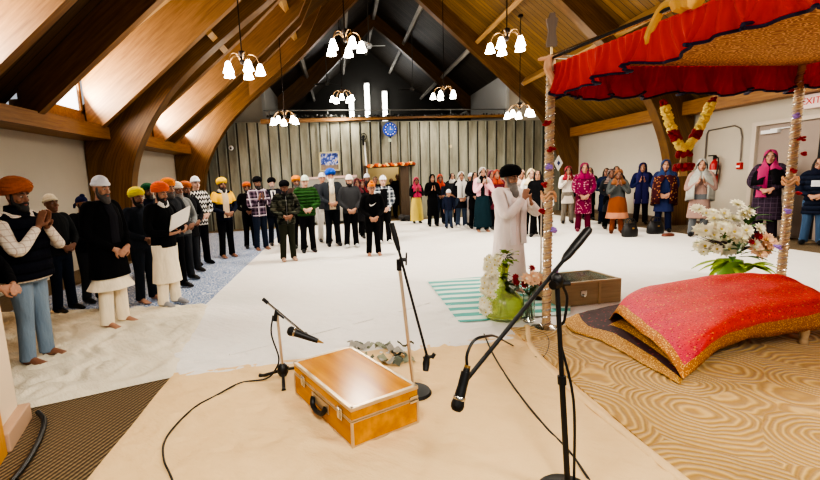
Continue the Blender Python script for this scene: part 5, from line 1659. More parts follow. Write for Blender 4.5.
        for s in (-1, 1): b.tube([(s * .07, 0, .7), (s * hx * 1.2, -.01, .05)], [.07, .065], 12)
        mk(b, 'trousers', bottom[3] if len(bottom) > 3 else bm_, root, vx * 1.2, 2)
        b = MB()
        R = []
        for z, rx, ry_ in ((1.04, .15, .115), (.95, .175, .14), (.8, .2, .165), (.55, .225, .19), (az, .25, .21)):
            R.append([V3((g * rx * math.cos(a) * (1 + .035 * (1.05 - z) * math.sin(9 * a)), g * ry_ * math.sin(a) * (1 + .05 * (1.05 - z) * math.sin(9 * a)), z)) for a in [2 * PI * k / 40 for k in range(40)]])
        b.loft(R); mk(b, 'skirt', bm_)
    # ---- shoes
    if feet != 'bare':
        for s in (-1, 1):
            fx = s * hx * 1.25
            b = MB(); b.tube([(fx, -.07, .04), (fx, -.03, .052), (fx + s * .006, .06, .05), (fx + s * .012, .14, .036), (fx + s * .014, .2, .024)], [(.036, .038), (.042, .052), (.046, .044), (.05, .032), (.03, .018)], 12, up=(0, 0, 1))
            b.tube([(fx, -.025, .06), (fx, -.02, .13)], [.05, .047], 10)
            mk(b, 'sock' if feet[0] == 'sock' else 'shoe', feet[1])
    # ---- top garment with its sleeves
    if top:
        tk, tm, hem = top['kind'], top['mat'], top.get('hem', .84)
        fl = top.get('flare', 1.0)
        wk = .9 if woman else 1.0
        G = g * wk
        b = MB()
        rows = []
        zs = []
        if hem < .8:
            for q in range(6):
                z = hem + (.86 - hem) * q / 6
                u = (.86 - z) / .86
                rows.append((z, (.185 + .085 * u * fl) * G, (.132 + .085 * u * fl) * G, .0))
            rows += [(.86, .188 * G, .136 * G)]
        else: rows += [(hem, .186 * G, .138 * G)]
        rows += [(.97, .182 * G, .134 * G), (1.08, .172 * G, .13 * G, .003), (1.2, .185 * G, .135 * G, .003), (1.31, .196 * wk, .136 * G), (1.38, .192 * wk, .118), (1.43, .155 * wk, .098), (1.46, .105, .082), (1.49, .072, .07)]
        if tk == 'puffer':
            out = []
            zz = rows[0][0]
            while zz < 1.42:
                for r0, r1 in zip(rows[:-1], rows[1:]):
                    if r0[0] <= zz <= r1[0] + 1e-6:
                        u = (zz - r0[0]) / (r1[0] - r0[0])
                        m = 1.03 + .045 * abs(math.sin(PI * (zz - rows[0][0]) / .085))
                        out.append((zz, (r0[1] + (r1[1] - r0[1]) * u) * m, (r0[2] + (r1[2] - r0[2]) * u) * m)); break
                zz += .0142
            rows = out + [r for r in rows if r[0] > 1.425]
        b.torso(rows, 26)
        sl = top.get('sleeve', 1.0)
        if not top.get('nosleeve'):
            for s, sh, e, w, dd, nn in arms:
                wv = w + (w - e).normalized() * -.02
                if sl < 1: wv = e.lerp(w, .1)
                pts = catmull([sh + V3((-s * .08, 0, .005)), sh + V3((0, 0, -.01)), e, wv], 8)
                rad = []
                for i in range(len(pts)):
                    u = i / (len(pts) - 1)
                    r = .075 - .012 * u if u < .4 else .07 - .03 * (u - .4) / .6
                    r *= top.get('fat', 1.0)
                    if tk == 'puffer': r *= 1.02 + .09 * abs(math.sin(PI * u * 7))
                    rad.append(r)
                b.tube(pts, rad, 14)
        tg = mk(b, {'puffer': 'puffer_jacket', 'jacket': 'jacket', 'coat': 'coat', 'kurta': 'tunic', 'robe': 'robe', 'sweater': 'sweater', 'shirt': 'shirt'}.get(tk, tk), tm, root, vx * 1.1, 2)
        rowsT = sorted([r for r in rows], key=lambda r: r[0])
        def fy(z):
            for r0, r1 in zip(rowsT[:-1], rowsT[1:]):
                if r0[0] <= z <= r1[0]:
                    u = (z - r0[0]) / max(1e-6, r1[0] - r0[0]); return r0[2] + (r1[2] - r0[2]) * u
            return rowsT[-1][2] if z > 1.4 else rowsT[0][2]
        def strip(name, mat, x, wdt, z0, z1, off=.004, parent=tg, th=.008, wtop=None):
            b = MB(); n = 10
            P_ = [V3((x * (1 if wtop is None else 1), fy(z0 + (z1 - z0) * i / n) + off, z0 + (z1 - z0) * i / n)) for i in range(n + 1)]
            W_ = [wdt + ((wtop or wdt) - wdt) * i / n for i in range(n + 1)]
            b.tube(P_, [(q, th) for q in W_], 8, up=(0, 1, 0))
            return mk(b, name, mat, parent)
        for ex in extras:
            if ex[0] == 'placket': strip('shirt_front', ex[1], 0, ex[2], max(ex[3], rowsT[0][0] + .01), ex[4], .003, root, .012, ex[5] if len(ex) > 5 else None)
            elif ex[0] == 'zip': strip('zip', ex[1], 0, .006, rowsT[0][0] + .02, 1.44, .004)
            elif ex[0] == 'tie': strip('necktie', ex[1], 0, .022, 1.1, 1.42, .016)
            elif ex[0] == 'print': strip('chest_print', ex[1], .01, .07, 1.18, 1.3, .008, tg, .006)
            elif ex[0] == 'hem_band': 
                z = rowsT[0][0]
                b = MB(); b.torso([(z - .005, rowsT[0][1] * 1.03, rowsT[0][2] * 1.03), (z + ex[2], rowsT[1][1] * 1.02, rowsT[1][2] * 1.02)], 26); mk(b, 'hem_band', ex[1], tg)
            elif ex[0] == 'collar':
                b = MB()
                for s in (-1, 1): b.tube(catmull([(s * .01, .085, 1.44), (s * .05, .09, 1.47), (s * .085, .03, 1.49), (s * .06, -.06, 1.5), (0, -.08, 1.5)]), [(.012, .03)] * 17, 8, up=(0, 0, 1)) if len(ex) < 3 else b.tube([(s * .012, .1, 1.42), (s * .05, .105, 1.455), (s * .08, .06, 1.49)], [(.01, .012), (.014, .03), (.014, .03)], 8, up=(0, 0, 1))
                mk(b, 'collar', ex[1], tg, None)
            elif ex[0] == 'cuffs':
                for s, sh, e, w, dd, nn in arms:
                    b = MB(); q = (w - e).normalized(); b.tube([w - q * .06, w - q * .005], [.048, .05], 12); mk(b, 'cuff', ex[1], tg)
            elif ex[0] == 'swoosh':
                yv = fy(1.25) + .012
                up_ = [(-.085, 1.262), (-.06, 1.235), (-.03, 1.232), (.02, 1.25), (.085, 1.295)]
                lo_ = [(-.085, 1.262), (-.078, 1.215), (-.045, 1.203), (.02, 1.23), (.085, 1.295)]
                U, Lw = catmull([(x, 0, z) for x, z in up_], 6), catmull([(x, 0, z) for x, z in lo_], 6)
                b = MB(); b.grid([[V3((-p.x, yv + .012 - .5 * p.x * p.x * 2, p.z)) for p in U], [V3((-p.x, yv + .012 - .5 * p.x * p.x * 2, p.z)) for p in Lw]], uv=False)
                o = mk(b, 'chest_emblem', M_white, tg)
            elif ex[0] == 'yoke':
                b = MB(); b.torso([(1.2, .2, .142), (1.31, .205, .145), (1.38, .2, .128), (1.435, .16, .108)], 26)
                for s, sh, e, w, dd, nn in arms: b.tube(catmull([sh + V3((-s * .03, 0, -.01)), sh, sh.lerp(e, .6)], 4), .078, 12)
                mk(b, 'shoulder_panel', ex[1], tg, vx * 1.1, 2)
            elif ex[0] == 'vest':
                b = MB()
                rv = []
                zz = .84
                while zz < 1.44:
                    ra = [r for r in rowsT if r[0] >= zz][0]; rb = ([r for r in rowsT if r[0] < zz] or [ra])[-1]
                    uu = (zz - rb[0]) / (ra[0] - rb[0]) if ra[0] > rb[0] else 1.0
                    rw = (zz, rb[1] + (ra[1] - rb[1]) * uu, rb[2] + (ra[2] - rb[2]) * uu)
                    m = 1.08 + .03 * abs(math.sin(PI * (zz - .84) / .09))
                    rv.append((zz, max(.17, rw[1]) * m, rw[2] * m + .01)); zz += .02
                b.torso(rv, 26)
                for s, sh, e, w, dd, nn in arms: b.tube([sh + V3((-s * .06, 0, .0)), sh + V3((s * .02, .0, -.04))], [.088, .085], 14)
                b.torso([(1.42, .125, .1), (1.5, .1, .085), (1.54, .095, .082)], 18)
                mk(b, 'padded_vest', ex[1], root, vx * 1.1, 2)
            elif ex[0] == 'shawl':
                lowz = ex[2]
                R = []
                for z, rx, ry_, yo in ((1.5, .075, .075, -.01), (1.46, .12, .1, -.005), (1.42, .19, .13, 0), (1.34, .245, .16, .01), (1.2, .275, .2, .03), (1.05, .29, .235, .04), ((1.05 + lowz) / 2, .29, .23, .03), (lowz, .295, .225, .02)):
                    R.append([V3((rx * wk * math.cos(a) * (1 + .03 * math.sin(8 * a + z * 4)), yo + ry_ * math.sin(a) * (1 + .04 * math.sin(7 * a)), z + .05 * math.sin(a) * (z < 1.1))) for a in [PI / 2 + math.radians(ex[3]) * (z < 1.3) + (2 * PI - 2 * math.radians(ex[3]) * (z < 1.3)) * k / 44 for k in range(45)]])
                b = MB(); b.grid(R); b.xf(S)
                o = b.build('shawl', ex[1], root, flat_ang=PI); solid(o, .012 * K, 1)
            elif ex[0] == 'neck_scarf':
                b = MB(); b.torso([(1.4, .14, .115, .015), (1.45, .125, .115, .015), (1.5, .1, .1, .012), (1.545, .088, .09, .015)], 20)
                if len(ex) > 2: b.tube(catmull([(.03, .12, 1.44), (.04, .175, 1.3), (.04, .2, (1.25 + ex[2]) / 2), (.045, .2, ex[2])], 5), [(.055, .02)] * 16, 10, up=(0, 1, 0))
                mk(b, 'neck_scarf', ex[1], root, vx * 1.1, 2)
            elif ex[0] == 'long_drape':   # shawl ends hanging in front on both sides
                b = MB()
                for s in (-1, 1): b.tube(catmull([(s * .1, -.02, 1.475), (s * .115, .1, 1.42), (s * .11, .165, 1.25), (s * .1, .17, 1.0), (s * .1, .18, ex[2])], 5), [(.055, .016)] * 21, 10, up=(0, 1, 0))
                mk(b, 'stole', ex[1], root)
            elif ex[0] == 'skirt_tunic':
                b = MB(); lz = ex[2]
                zt = hem
                k0 = 1.0 + .1 * max(0, (.86 - hem) / .3)
                R = [[V3((g * rx * math.cos(a) * (1 + .03 * math.sin(7 * a) * (z < zt - .05)), g * ry_ * math.sin(a) * (1 + .04 * math.sin(7 * a) * (z < zt - .05)), z)) for a in [2 * PI * k / 36 for k in range(36)]]
                     for z, rx, ry_ in ((zt + .12, .155 * k0, .108 * k0), (zt + .03, .168 * k0, .12 * k0), (zt - .03, .178 * k0, .132 * k0), ((zt + lz) / 2 - .02, .2 * k0, .155 * k0), (lz, .22 * k0, .18 * k0))]
                b.loft(R); mk(b, 'long_tunic', ex[1])
            elif ex[0] == 'bag':
                b = MB(); b.torso([(.0, .12, .05), (.02, .13, .06), (.2, .12, .05), (.24, .1, .02)], 16); b.xf(Matrix.Translation((ex[2] * .27, .05, .82)))
                b.tube([(ex[2] * .22, .05, 1.05), (ex[2] * .2, .06, 1.42)], .01, 6); mk(b, 'shoulder_bag', ex[1], root)
    for ex in extras:
        if ex[0] == 'watch':
            s, sh, e, w, dd, nn = arms[0]
            q = (w - e).normalized(); b = MB(); b.tube([w - q * .03, w - q * .01], [.034, .033], 12); mk(b, 'wristwatch', M_black)
    return root
fb = fabric
BLK = fb((20, 20, 23)); BLK2 = fb((30, 30, 33)); NAVY = fb((24, 28, 44)); CHAR = fb((46, 48, 52)); DJEAN = fb((34, 42, 58), 'denim', (24, 30, 44)); LJEAN = fb((128, 146, 162), 'denim', (92, 110, 130))
IVORY = fb((236, 222, 196)); WHITE = fb((232, 228, 222)); OFFW = fb((222, 212, 196)); BEIGE = fb((196, 176, 148)); OLIVE = fb((46, 48, 38)); GREYS = fb((112, 114, 114))
ORANGE = fb((216, 116, 24)); ORED = fb((226, 96, 40)); RUST = fb((176, 92, 36)); YELLOW = fb((240, 196, 32)); LIME = fb((222, 206, 40)); BLUE = fb((28, 84, 186)); DKT = fb((22, 22, 26)); TWHITE = fb((222, 222, 228)); NVT = fb((26, 34, 74)); MAROON = fb((92, 26, 38)); GREEN = fb((60, 124, 56))
MAG = fb((128, 10, 68)); PINK = fb((238, 176, 188)); HOTP = fb((214, 60, 130)); GREYSC = fb((190, 186, 180)); SOCKG = fb((150, 150, 152)); SHOEB = plain('shoe_black', (18, 17, 17), .5); SHOEW = plain('shoe_white', (220, 218, 214), .6); BROWNSC = fb((150, 96, 58))
TL = (3.4, 2.9)     # what the left side looks at: the covered platform
TC = (1.6, 1.5)
TRt = (3.4, 2.6)

# ---- left side
person((40, 360), (3.2, 3.3), (18, 176), 'man in orange turban, padded navy vest and pale blue jeans, barefoot, palms together', 'namaste_high',
       dict(kind='shirt', mat=fb((214, 204, 190), 'plaid', (204, 192, 176), (176, 158, 146), scale=2.6), hem=.82), ('pants', LJEAN), dict(hat='turban', mat=fb((158, 82, 26)), beard=('black', .02), big=1.14), g=1.25, vox=.009, tilt=8, sk='brown', extras=[('vest', fb((20, 22, 32), quilt=.1))])
person((67, 311), TL, (48, 193), 'man in off-white knit cap and dark grey jacket behind the man in pale blue jeans', 'clasp',
       dict(kind='jacket', mat=fb((38, 40, 42)), hem=.86), ('pants', DJEAN), dict(hat='beanie', mat=fb((216, 206, 180))), ('shoe', SHOEB), vox=.011, sk='brown', tilt=-6)
person((80, 194.5, 6.3), TL, None, 'man in navy head cloth and black jacket, half hidden behind the long black coat', 'clasp',
       dict(kind='jacket', mat=BLK2), ('pants', CHAR), dict(hat='patka', mat=NVT, beard=('black', .02)), ('shoe', SHOEB), sk='brown', tilt=4)
person((117, 325), TL, (99, 174.5), 'bearded man in white head cloth, long black coat and white trousers, barefoot', 'clasp_low',
       dict(kind='coat', mat=fb((18, 18, 21)), hem=.6, flare=.9), ('pajama', IVORY), dict(hat='beanie', mat=TWHITE, beard=('mixed', .03)), g=1.16, vox=.0095, sk='tan', tilt=8,
       extras=[('placket', fb((34, 34, 40)), .06, 1.0, 1.44), ('skirt_tunic', IVORY, .47)])
person((148, 301), TL, (138, 185.5), 'man in bright yellow-green turban and dark jacket between black coat and black sweater', 'clasp',
       dict(kind='jacket', mat=fb((42, 46, 54))), ('pants', fb((36, 40, 48))), dict(hat='turban', mat=LIME, beard=('black', .015)), 'bare', sk='tan', vox=.011)
person((171, 305), (3.2, 3.2), (158, 180), 'man in orange-red turban and black sweater over cream tunic, holding white papers', 'hold',
       dict(kind='sweater', mat=fb((20, 21, 24)), hem=.86), ('pajama', IVORY), dict(hat='turban', mat=ORED, beard=('black', .025)), ('sock', SOCKG), vox=.0095, sk='tan', tilt=12,
       extras=[('collar', WHITE, 1), ('watch',), ('skirt_tunic', IVORY, .36)])
person((166, 176.5, 6.85), TL, None, 'man in bright orange turban and grey beard, just behind the man holding white papers', 'clasp',
       dict(kind='jacket', mat=CHAR), ('pants', BLK), dict(hat='turban', mat=fb((232, 132, 24)), beard=('mixed', .025)), ('shoe', SHOEB), sk='tan')
person((176, 181, 7.45), TL, None, 'older man in pale cap with grey beard, behind the orange turbans', 'clasp',
       dict(kind='jacket', mat=GREYS), ('pants', CHAR), dict(hat='beanie', mat=OFFW, beard=('grey', .03)), ('shoe', SHOEB), sk='brown')
person((184, 180, 8.15), TL, None, 'man in brown-orange turban and dark coat, left of the black and white zigzag shirt', 'clasp',
       dict(kind='coat', mat=BLK2, hem=.7), ('pants', CHAR), dict(hat='turban', mat=RUST, beard=('black', .03)), ('shoe', SHOEB), sk='brown')
person((146, 182, 8.0), TL, None, 'man in dark green turban mostly hidden behind the yellow-green and orange turbans', 'clasp',
       dict(kind='jacket', mat=NAVY), ('pants', CHAR), dict(hat='turban', mat=fb((30, 84, 54)), beard=('black', .03)), ('shoe', SHOEB), sk='brown')
person((203, 264), TL, (194, 175.5), 'man in white cap and black-and-white zigzag shirt with black trousers', 'clasp',
       dict(kind='shirt', mat=fb((26, 26, 28), 'zigzag', (206, 204, 198), scale=.4), hem=.8), ('pants', fb((18, 18, 22))), dict(hat='beanie', mat=TWHITE), ('sock', fb((22, 22, 26))), sk='fair', tilt=2)
person((228, 257), TL, (220, 176.5), 'man in yellow turban and colour-block yellow and navy jacket, black beard', 'clasp',
       dict(kind='jacket', mat=NAVY), ('pants', BLK), dict(hat='turban', mat=YELLOW, beard=('black', .03)), 'bare', sk='brown', tilt=4,
       extras=[('yoke', fb((232, 178, 30))), ('placket', fb((190, 168, 142)), .075, .9, 1.43), ('collar', OFFW)])
person((246, 181, 11.0), TC, None, 'man in dark orange turban and black clothes, behind the yellow and navy jacket', 'clasp',
       dict(kind='jacket', mat=BLK), ('pants', BLK), dict(hat='turban', mat=fb((186, 90, 34)), beard=('black', .03)), ('shoe', SHOEB), sk='brown')
person((262, 249.5), (3.0, 2.5), (255, 175.5), 'man in black turban and maroon plaid shirt, palms together, dark jeans', 'namaste',
       dict(kind='shirt', mat=fb((44, 28, 44), 'plaid', (120, 104, 120), (190, 176, 186), scale=.7), hem=.82), ('pants', DJEAN), dict(hat='turban', mat=DKT, beard=('black', .02)), 'bare', sk='brown', tilt=10)
person((271, 176.5, 11.3), TC, None, 'grey-bearded man in black turban, dark suit and white shirt, behind the plaid shirt', 'side',
       dict(kind='jacket', mat=fb((30, 32, 42)), hem=.76), ('pants', fb((34, 40, 56))), dict(hat='turban', mat=DKT, beard=('grey', .02)), ('shoe', SHOEB), sk='fair',
       extras=[('placket', WHITE, .045, 1.1, 1.44, .07), ('tie', fb((26, 30, 50)))])
person((289, 260.5), (1.2, 1.5), (283, 179), 'man in black turban, camouflage puffer jacket and dark olive trousers', 'clasp',
       dict(kind='puffer', mat=fb((52, 54, 46), 'camo', (30, 31, 28), (84, 84, 72), quilt=.08), hem=.82, fat=1.1), ('pants', OLIVE), dict(hat='turban', mat=DKT, beard=('black', .02)), ('shoe', plain('shoe_tan', (170, 140, 120), .7)), g=1.06, sk='brown', tilt=12, extras=[('zip', GREYS)])
person((295.5, 174.5, 10.6), TC, None, 'man in orange turban and brown jacket, behind the camouflage jacket', 'clasp',
       dict(kind='jacket', mat=fb((70, 52, 46))), ('pants', BLK), dict(hat='turban', mat=fb((226, 138, 40)), beard=('mixed', .03)), ('shoe', SHOEB), sk='brown')
person((309, 252), (1.0, 1.5), (304, 174.5), 'man in white and green turban and green puffer jacket, black trousers', 'clasp',
       dict(kind='puffer', mat=fb((36, 74, 32), quilt=.07), hem=.84, fat=1.12), ('pants', BLK), dict(hat='beanie', mat=fb((206, 220, 200))), ('shoe', SHOEB), g=1.08, sk='fair', tilt=12, extras=[('zip', fb((28, 66, 26)))])
person((321.5, 172, 11.5), TC, None, 'man in white turban and white trousers behind the green puffer jacket', 'side',
       dict(kind='jacket', mat=fb((58, 60, 66))), ('pajama', WHITE), dict(hat='beanie', mat=TWHITE), ('shoe', SHOEB), sk='tan')
person((334, 245.5), (1.4, 1.5), (328, 168), 'man in tall blue turban with long white beard, dark jacket over beige tunic', 'clasp',
       dict(kind='jacket', mat=fb((50, 54, 60)), hem=.84), ('pants', fb((26, 28, 34))), dict(hat='turban', mat=BLUE, big=1.1, beard=('white', .2)), ('shoe', SHOEB), sk='tan',
       extras=[('placket', BEIGE, .075, .86, 1.4, .06)])
person((352, 247), TC, (348, 174), 'man in white knit cap and dark grey sweater, hands folded, grey socks', 'clasp_low',
       dict(kind='sweater', mat=fb((56, 57, 60))), ('pants', BLK), dict(hat='beanie', mat=fb((226, 214, 208)), beard=('black', .0)), ('sock', fb((190, 190, 190))), sk='tan', tilt=10)
person((356.5, 178, 11.75), TC, None, 'woman in dark maroon scarf, left of two behind the grey sweater', 'clasp',
       dict(kind='kurta', mat=BLK2, hem=.5), ('pants', BLK), dict(hat='scarf', mat=MAROON, hair='black'), ('shoe', SHOEB), woman=True, sk='brown')
person((362, 179, 12.45), TC, None, 'woman in deep red scarf, right of two behind the grey sweater', 'clasp',
       dict(kind='kurta', mat=BLK2, hem=.5), ('pants', BLK), dict(hat='scarf', mat=fb((110, 24, 30)), hair='black'), ('shoe', SHOEB), woman=True, sk='brown')
person((366.5, 173, 13.05), TC, None, 'man in white cap standing behind the boy in the orange head cloth', 'clasp',
       dict(kind='jacket', mat=fb((44, 36, 44))), ('pants', BLK), dict(hat='beanie', mat=TWHITE, beard=('black', .02)), ('shoe', SHOEB), sk='brown')
person((375, 176, 14.1), TC, None, 'dark-haired man in the shade just left of the doorway', 'clasp',
       dict(kind='jacket', mat=BLK), ('pants', BLK), dict(hair='black'), ('shoe', SHOEB), sk='brown')
person((385, 243), TC, (379, 175), 'young man in white knit cap and open plaid jacket over black, by the doorway', 'clasp_low',
       dict(kind='jacket', mat=fb((46, 54, 66), 'plaid', (150, 156, 162), (206, 208, 210), scale=.8)), ('pants', BLK), dict(hat='beanie', mat=TWHITE), ('shoe', SHOEW), sk='fair',
       extras=[('placket', BLK, .085, .86, 1.42)])
person((374, 255), (1.3, 1.5), (371, 181.5), 'boy in orange head cloth and glasses, black sweatshirt with a white emblem', 'clasp_low',
       dict(kind='sweater', mat=fb((18, 18, 20)), fat=1.08), ('pants', fb((18, 18, 20))), dict(hat='patka', mat=fb((212, 120, 30)), glasses=1), 'bare', sk='tan', hs=1.1, extras=[('swoosh',)])
# in the passage
person((391, 178, 17.7), (1.6, 10), None, 'dark silhouette of a person standing inside the lit doorway, on its left', 'side',
       dict(kind='coat', mat=BLK, hem=.5), ('pants', BLK), dict(hair='black'), ('shoe', SHOEB), sk='dark')
person((397.5, 173.5, 17.4), (1.6, 10), None, 'dark silhouette of a taller person at the right side inside the doorway', 'side',
       dict(kind='coat', mat=BLK, hem=.5), ('pants', BLK), dict(hair='black'), ('shoe', SHOEB), sk='dark')

# ---- centre right, women by the ribbed wall
person((417, 223), TRt, (415, 177), 'woman in pink scarf, black top and long yellow skirt right of the doorway', 'namaste',
       dict(kind='shirt', mat=BLK2, hem=.95), ('skirt', fb((214, 190, 92)), .1), dict(hat='scarf', mat=fb((186, 56, 92)), hair='black', tail=1.0, tail_side=0), ('shoe', SHOEB), woman=True, sk='brown')
person((433, 226), (2.6, 2.5), (433, 174), 'woman all in black with a black scarf, palms together', 'namaste',
       dict(kind='kurta', mat=fb((17, 17, 19)), hem=.36, flare=.6), ('pants', BLK), dict(hat='scarf', mat=fb((17, 17, 19)), hair='black'), ('shoe', SHOEB), woman=True, sk='tan')
person((440.5, 224), TRt, (439.5, 174), 'woman in orange-red scarf and dark blue denim jacket beside the woman in black', 'clasp',
       dict(kind='jacket', mat=fb((38, 46, 66))), ('pants', DJEAN), dict(hat='scarf', mat=fb((180, 66, 42)), hair='black', tail=1.15), ('shoe', SHOEB), woman=True, sk='brown')
person((449, 228), (2.8, 2.5), (447, 190), 'small child in white cap, navy sweatshirt and blue jeans', 'side',
       dict(kind='sweater', mat=fb((30, 36, 56))), ('pants', fb((46, 58, 80))), dict(hat='beanie', mat=TWHITE), ('shoe', SHOEB), hs=1.3, sk='tan')
person((452, 172.5, 14.2), TRt, None, 'dark-haired woman with a grey scarf behind the small child', 'clasp',
       dict(kind='coat', mat=CHAR, hem=.6), ('pants', BLK), dict(hair='black'), ('shoe', SHOEB), woman=True, sk='tan', extras=[('neck_scarf', GREYSC)])
person((461.5, 227), (3.0, 2.5), (459, 171.5), 'woman in pale silver scarf, black coat and blue jeans, white shoes', 'clasp_low',
       dict(kind='coat', mat=fb((26, 26, 32)), hem=.62, flare=.8), ('pants', fb((50, 62, 82))), dict(hat='scarf', mat=fb((206, 202, 196)), hair='black', tail=.95, tail_side=0), ('shoe', SHOEW), woman=True, sk='tan')
person((470.5, 172.5, 13.6), TRt, None, 'person in white cap and pale shawl behind the woman in the pink coat', 'clasp',
       dict(kind='kurta', mat=fb((214, 206, 206)), hem=.5), ('pants', WHITE), dict(hat='beanie', mat=TWHITE), ('shoe', SHOEB), sk='tan')
person((474.5, 171.5, 12.7), TRt, None, 'dark-haired woman in black, half hidden left of the pink coat', 'clasp',
       dict(kind='coat', mat=BLK, hem=.6), ('pants', BLK), dict(hair='black'), ('shoe', SHOEB), woman=True, sk='tan')
person((482.5, 231.5), (3.2, 2.5), (482, 167), 'woman in long pale pink coat, grey scarf and black neck scarf, hands raised to chin', 'namaste_high',
       dict(kind='coat', mat=fb((236, 178, 190)), hem=.66, flare=.7), ('skirt', fb((24, 44, 52)), .14, fb((26, 48, 56))), dict(hat='scarf', mat=fb((178, 170, 164)), hair='black'), 'bare', woman=True, sk='tan', tilt=10,
       extras=[('neck_scarf', BLK, 1.0), ('placket', fb((26, 40, 48)), .035, .68, 1.2)])
person((487.5, 168, 13.5), TRt, None, 'dark-haired person in grey behind the right shoulder of the pink coat', 'clasp',
       dict(kind='jacket', mat=CHAR), ('pants', BLK), dict(hair='black'), ('shoe', SHOEB), sk='brown')
person((491.5, 170, 12.9), TRt, None, 'woman in plum coat and plum scarf behind the speaker, on the left', 'clasp',
       dict(kind='coat', mat=fb((96, 40, 62)), hem=.6), ('pants', BLK), dict(hat='scarf', mat=fb((104, 44, 66)), hair='black'), ('shoe', SHOEB), woman=True, sk='tan')
person((496.5, 169.5, 12.2), TRt, None, 'woman in maroon coat and orange scarf directly behind the speaker', 'clasp',
       dict(kind='coat', mat=fb((112, 38, 54)), hem=.6), ('pants', fb((24, 24, 32))), dict(hat='scarf', mat=fb((170, 70, 44)), hair='black'), ('shoe', SHOEB), woman=True, sk='tan')
person((521, 169.5, 11.6), TRt, None, 'woman in peach scarf behind the raised hands of the speaker', 'namaste',
       dict(kind='kurta', mat=fb((200, 188, 180)), hem=.5), ('pants', CHAR), dict(hat='scarf', mat=fb((222, 190, 170)), hair='brown'), ('shoe', SHOEB), woman=True, sk='tan')
person((531, 168.5, 11.0), TRt, None, 'woman in white top and cream scarf left of the canopy pole', 'side',
       dict(kind='shirt', mat=WHITE), ('pants', BLK), dict(hat='scarf', mat=fb((226, 208, 168)), hair='brown'), ('shoe', SHOEB), woman=True, sk='fair')
person((538, 169.5, 10.45), (1.0, 4), None, 'dark-haired woman in black with a white bag beside the canopy pole', 'side',
       dict(kind='coat', mat=BLK, hem=.6), ('pants', BLK), dict(hair='black'), ('shoe', SHOEB), woman=True, sk='tan', extras=[('bag', WHITE, -1)])

# ---- speaker
person((509, 164.5, 5.62), (3.1, 3.7), None, 'grey-bearded speaker in black turban, glasses and long white robe, hands raised to the mouth', 'mouth',
       dict(kind='robe', mat=fb((236, 222, 216)), hem=.2, flare=.75, fat=1.25), ('pajama', WHITE), dict(hat='turban', mat=fb((18, 18, 20)), big=1.14, beard=('grey', .1), glasses=1), 'bare', g=1.14, vox=.0095, sk='tan', tilt=8, turn=0,
       extras=[('long_drape', fb((238, 228, 226)), .72)])

# ---- right side, women along the cream wall
person((567, 223), (2.8, 2.5), (565, 166), 'woman in deep red scarf, white top and grey trousers, right of the canopy pole', 'namaste_high',
       dict(kind='kurta', mat=fb((216, 206, 196)), hem=.62), ('pants', fb((126, 118, 108)), .05), dict(hat='scarf', mat=fb((132, 30, 44)), hair='black'), ('shoe', SHOEB), woman=True, sk='tan', extras=[('bag', BLK, -1)])
person((582.5, 231), (2.6, 2.5), (582, 162.5), 'woman in bright magenta tunic with pale motifs and magenta scarf', 'clasp_low',
       dict(kind='kurta', mat=fb((112, 12, 60), 'floral', (176, 120, 136), scale=1.6), hem=.46, flare=.7), ('pants', fb((90, 14, 42))), dict(hat='scarf', mat=MAG, hair='black'), ('shoe', fb((110, 40, 60))), woman=True, g=1.06, sk='tan', tilt=3)
person((590, 167, 13.4), TRt, None, 'woman in dark green behind the magenta tunic', 'clasp',
       dict(kind='kurta', mat=fb((30, 56, 42)), hem=.5), ('pants', BLK), dict(hair='black'), ('shoe', SHOEB), woman=True, sk='tan')
person((604.5, 223.5), (2.0, 4.5), (605, 167.5), 'dark-haired woman in navy holding a pale book, turned aside', 'hold',
       dict(kind='kurta', mat=fb((26, 34, 60)), hem=.4), ('pants', fb((26, 30, 50))), dict(hair='black'), ('shoe', SHOEB), woman=True, sk='brown')
person((611.5, 168.5, 11.2), TRt, None, 'woman with a striped grey-brown scarf at the shoulder of the orange-brown skirt', 'clasp',
       dict(kind='kurta', mat=CHAR, hem=.5), ('pants', BLK), dict(hat='scarf', mat=fb((92, 76, 74), 'stripe', (140, 120, 110)), hair='black'), ('shoe', SHOEB), woman=True, sk='brown')
person((616.5, 165.5, 12.6), TRt, None, 'woman with black hair showing just above the orange-brown scarf', 'clasp',
       dict(kind='kurta', mat=NAVY, hem=.5), ('pants', BLK), dict(hair='black'), ('shoe', SHOEB), woman=True, sk='tan')
person((616, 233), (2.6, 2.5), (619, 168.5), 'woman in orange-brown scarf, grey cardigan and orange-brown skirt, palms together', 'namaste_high',
       dict(kind='sweater', mat=fb((72, 76, 76)), hem=.9), ('skirt', fb((122, 64, 28), 'hem', (176, 120, 90), (.5, 0, 0)), .42, fb((120, 62, 34))), dict(hat='scarf', mat=fb((122, 76, 44)), hair='black'), ('shoe', fb((90, 50, 34))), woman=True, g=1.12, sk='brown', tilt=22)
person((640, 223.5), (2.2, 2.5), (641, 162.5), 'woman in royal blue wrap over a lilac-grey outfit, palms together, black boots', 'namaste',
       dict(kind='kurta', mat=fb((24, 32, 76)), hem=.6), ('pants', fb((30, 30, 38))), dict(hat='scarf', mat=fb((38, 38, 88)), hair='black', tail=.6, tail_side=0), ('shoe', SHOEB), woman=True, sk='tan', extras=[('hem_band', fb((150, 136, 150)), .12)])
person((662, 231.5), (2.6, 2.5), (661, 159.5), 'woman in maroon shawl with gold patterning and blue scarf', 'clasp_low',
       dict(kind='kurta', mat=fb((34, 44, 84)), hem=.5), ('pants', fb((26, 32, 60))), dict(hat='scarf', mat=fb((34, 54, 96)), hair='brown'), ('shoe', SHOEB), woman=True, g=1.05, sk='tan', tilt=2,
       extras=[('shawl', fb((62, 22, 28), 'floral', (150, 104, 60), scale=1.5), .66, 22)])
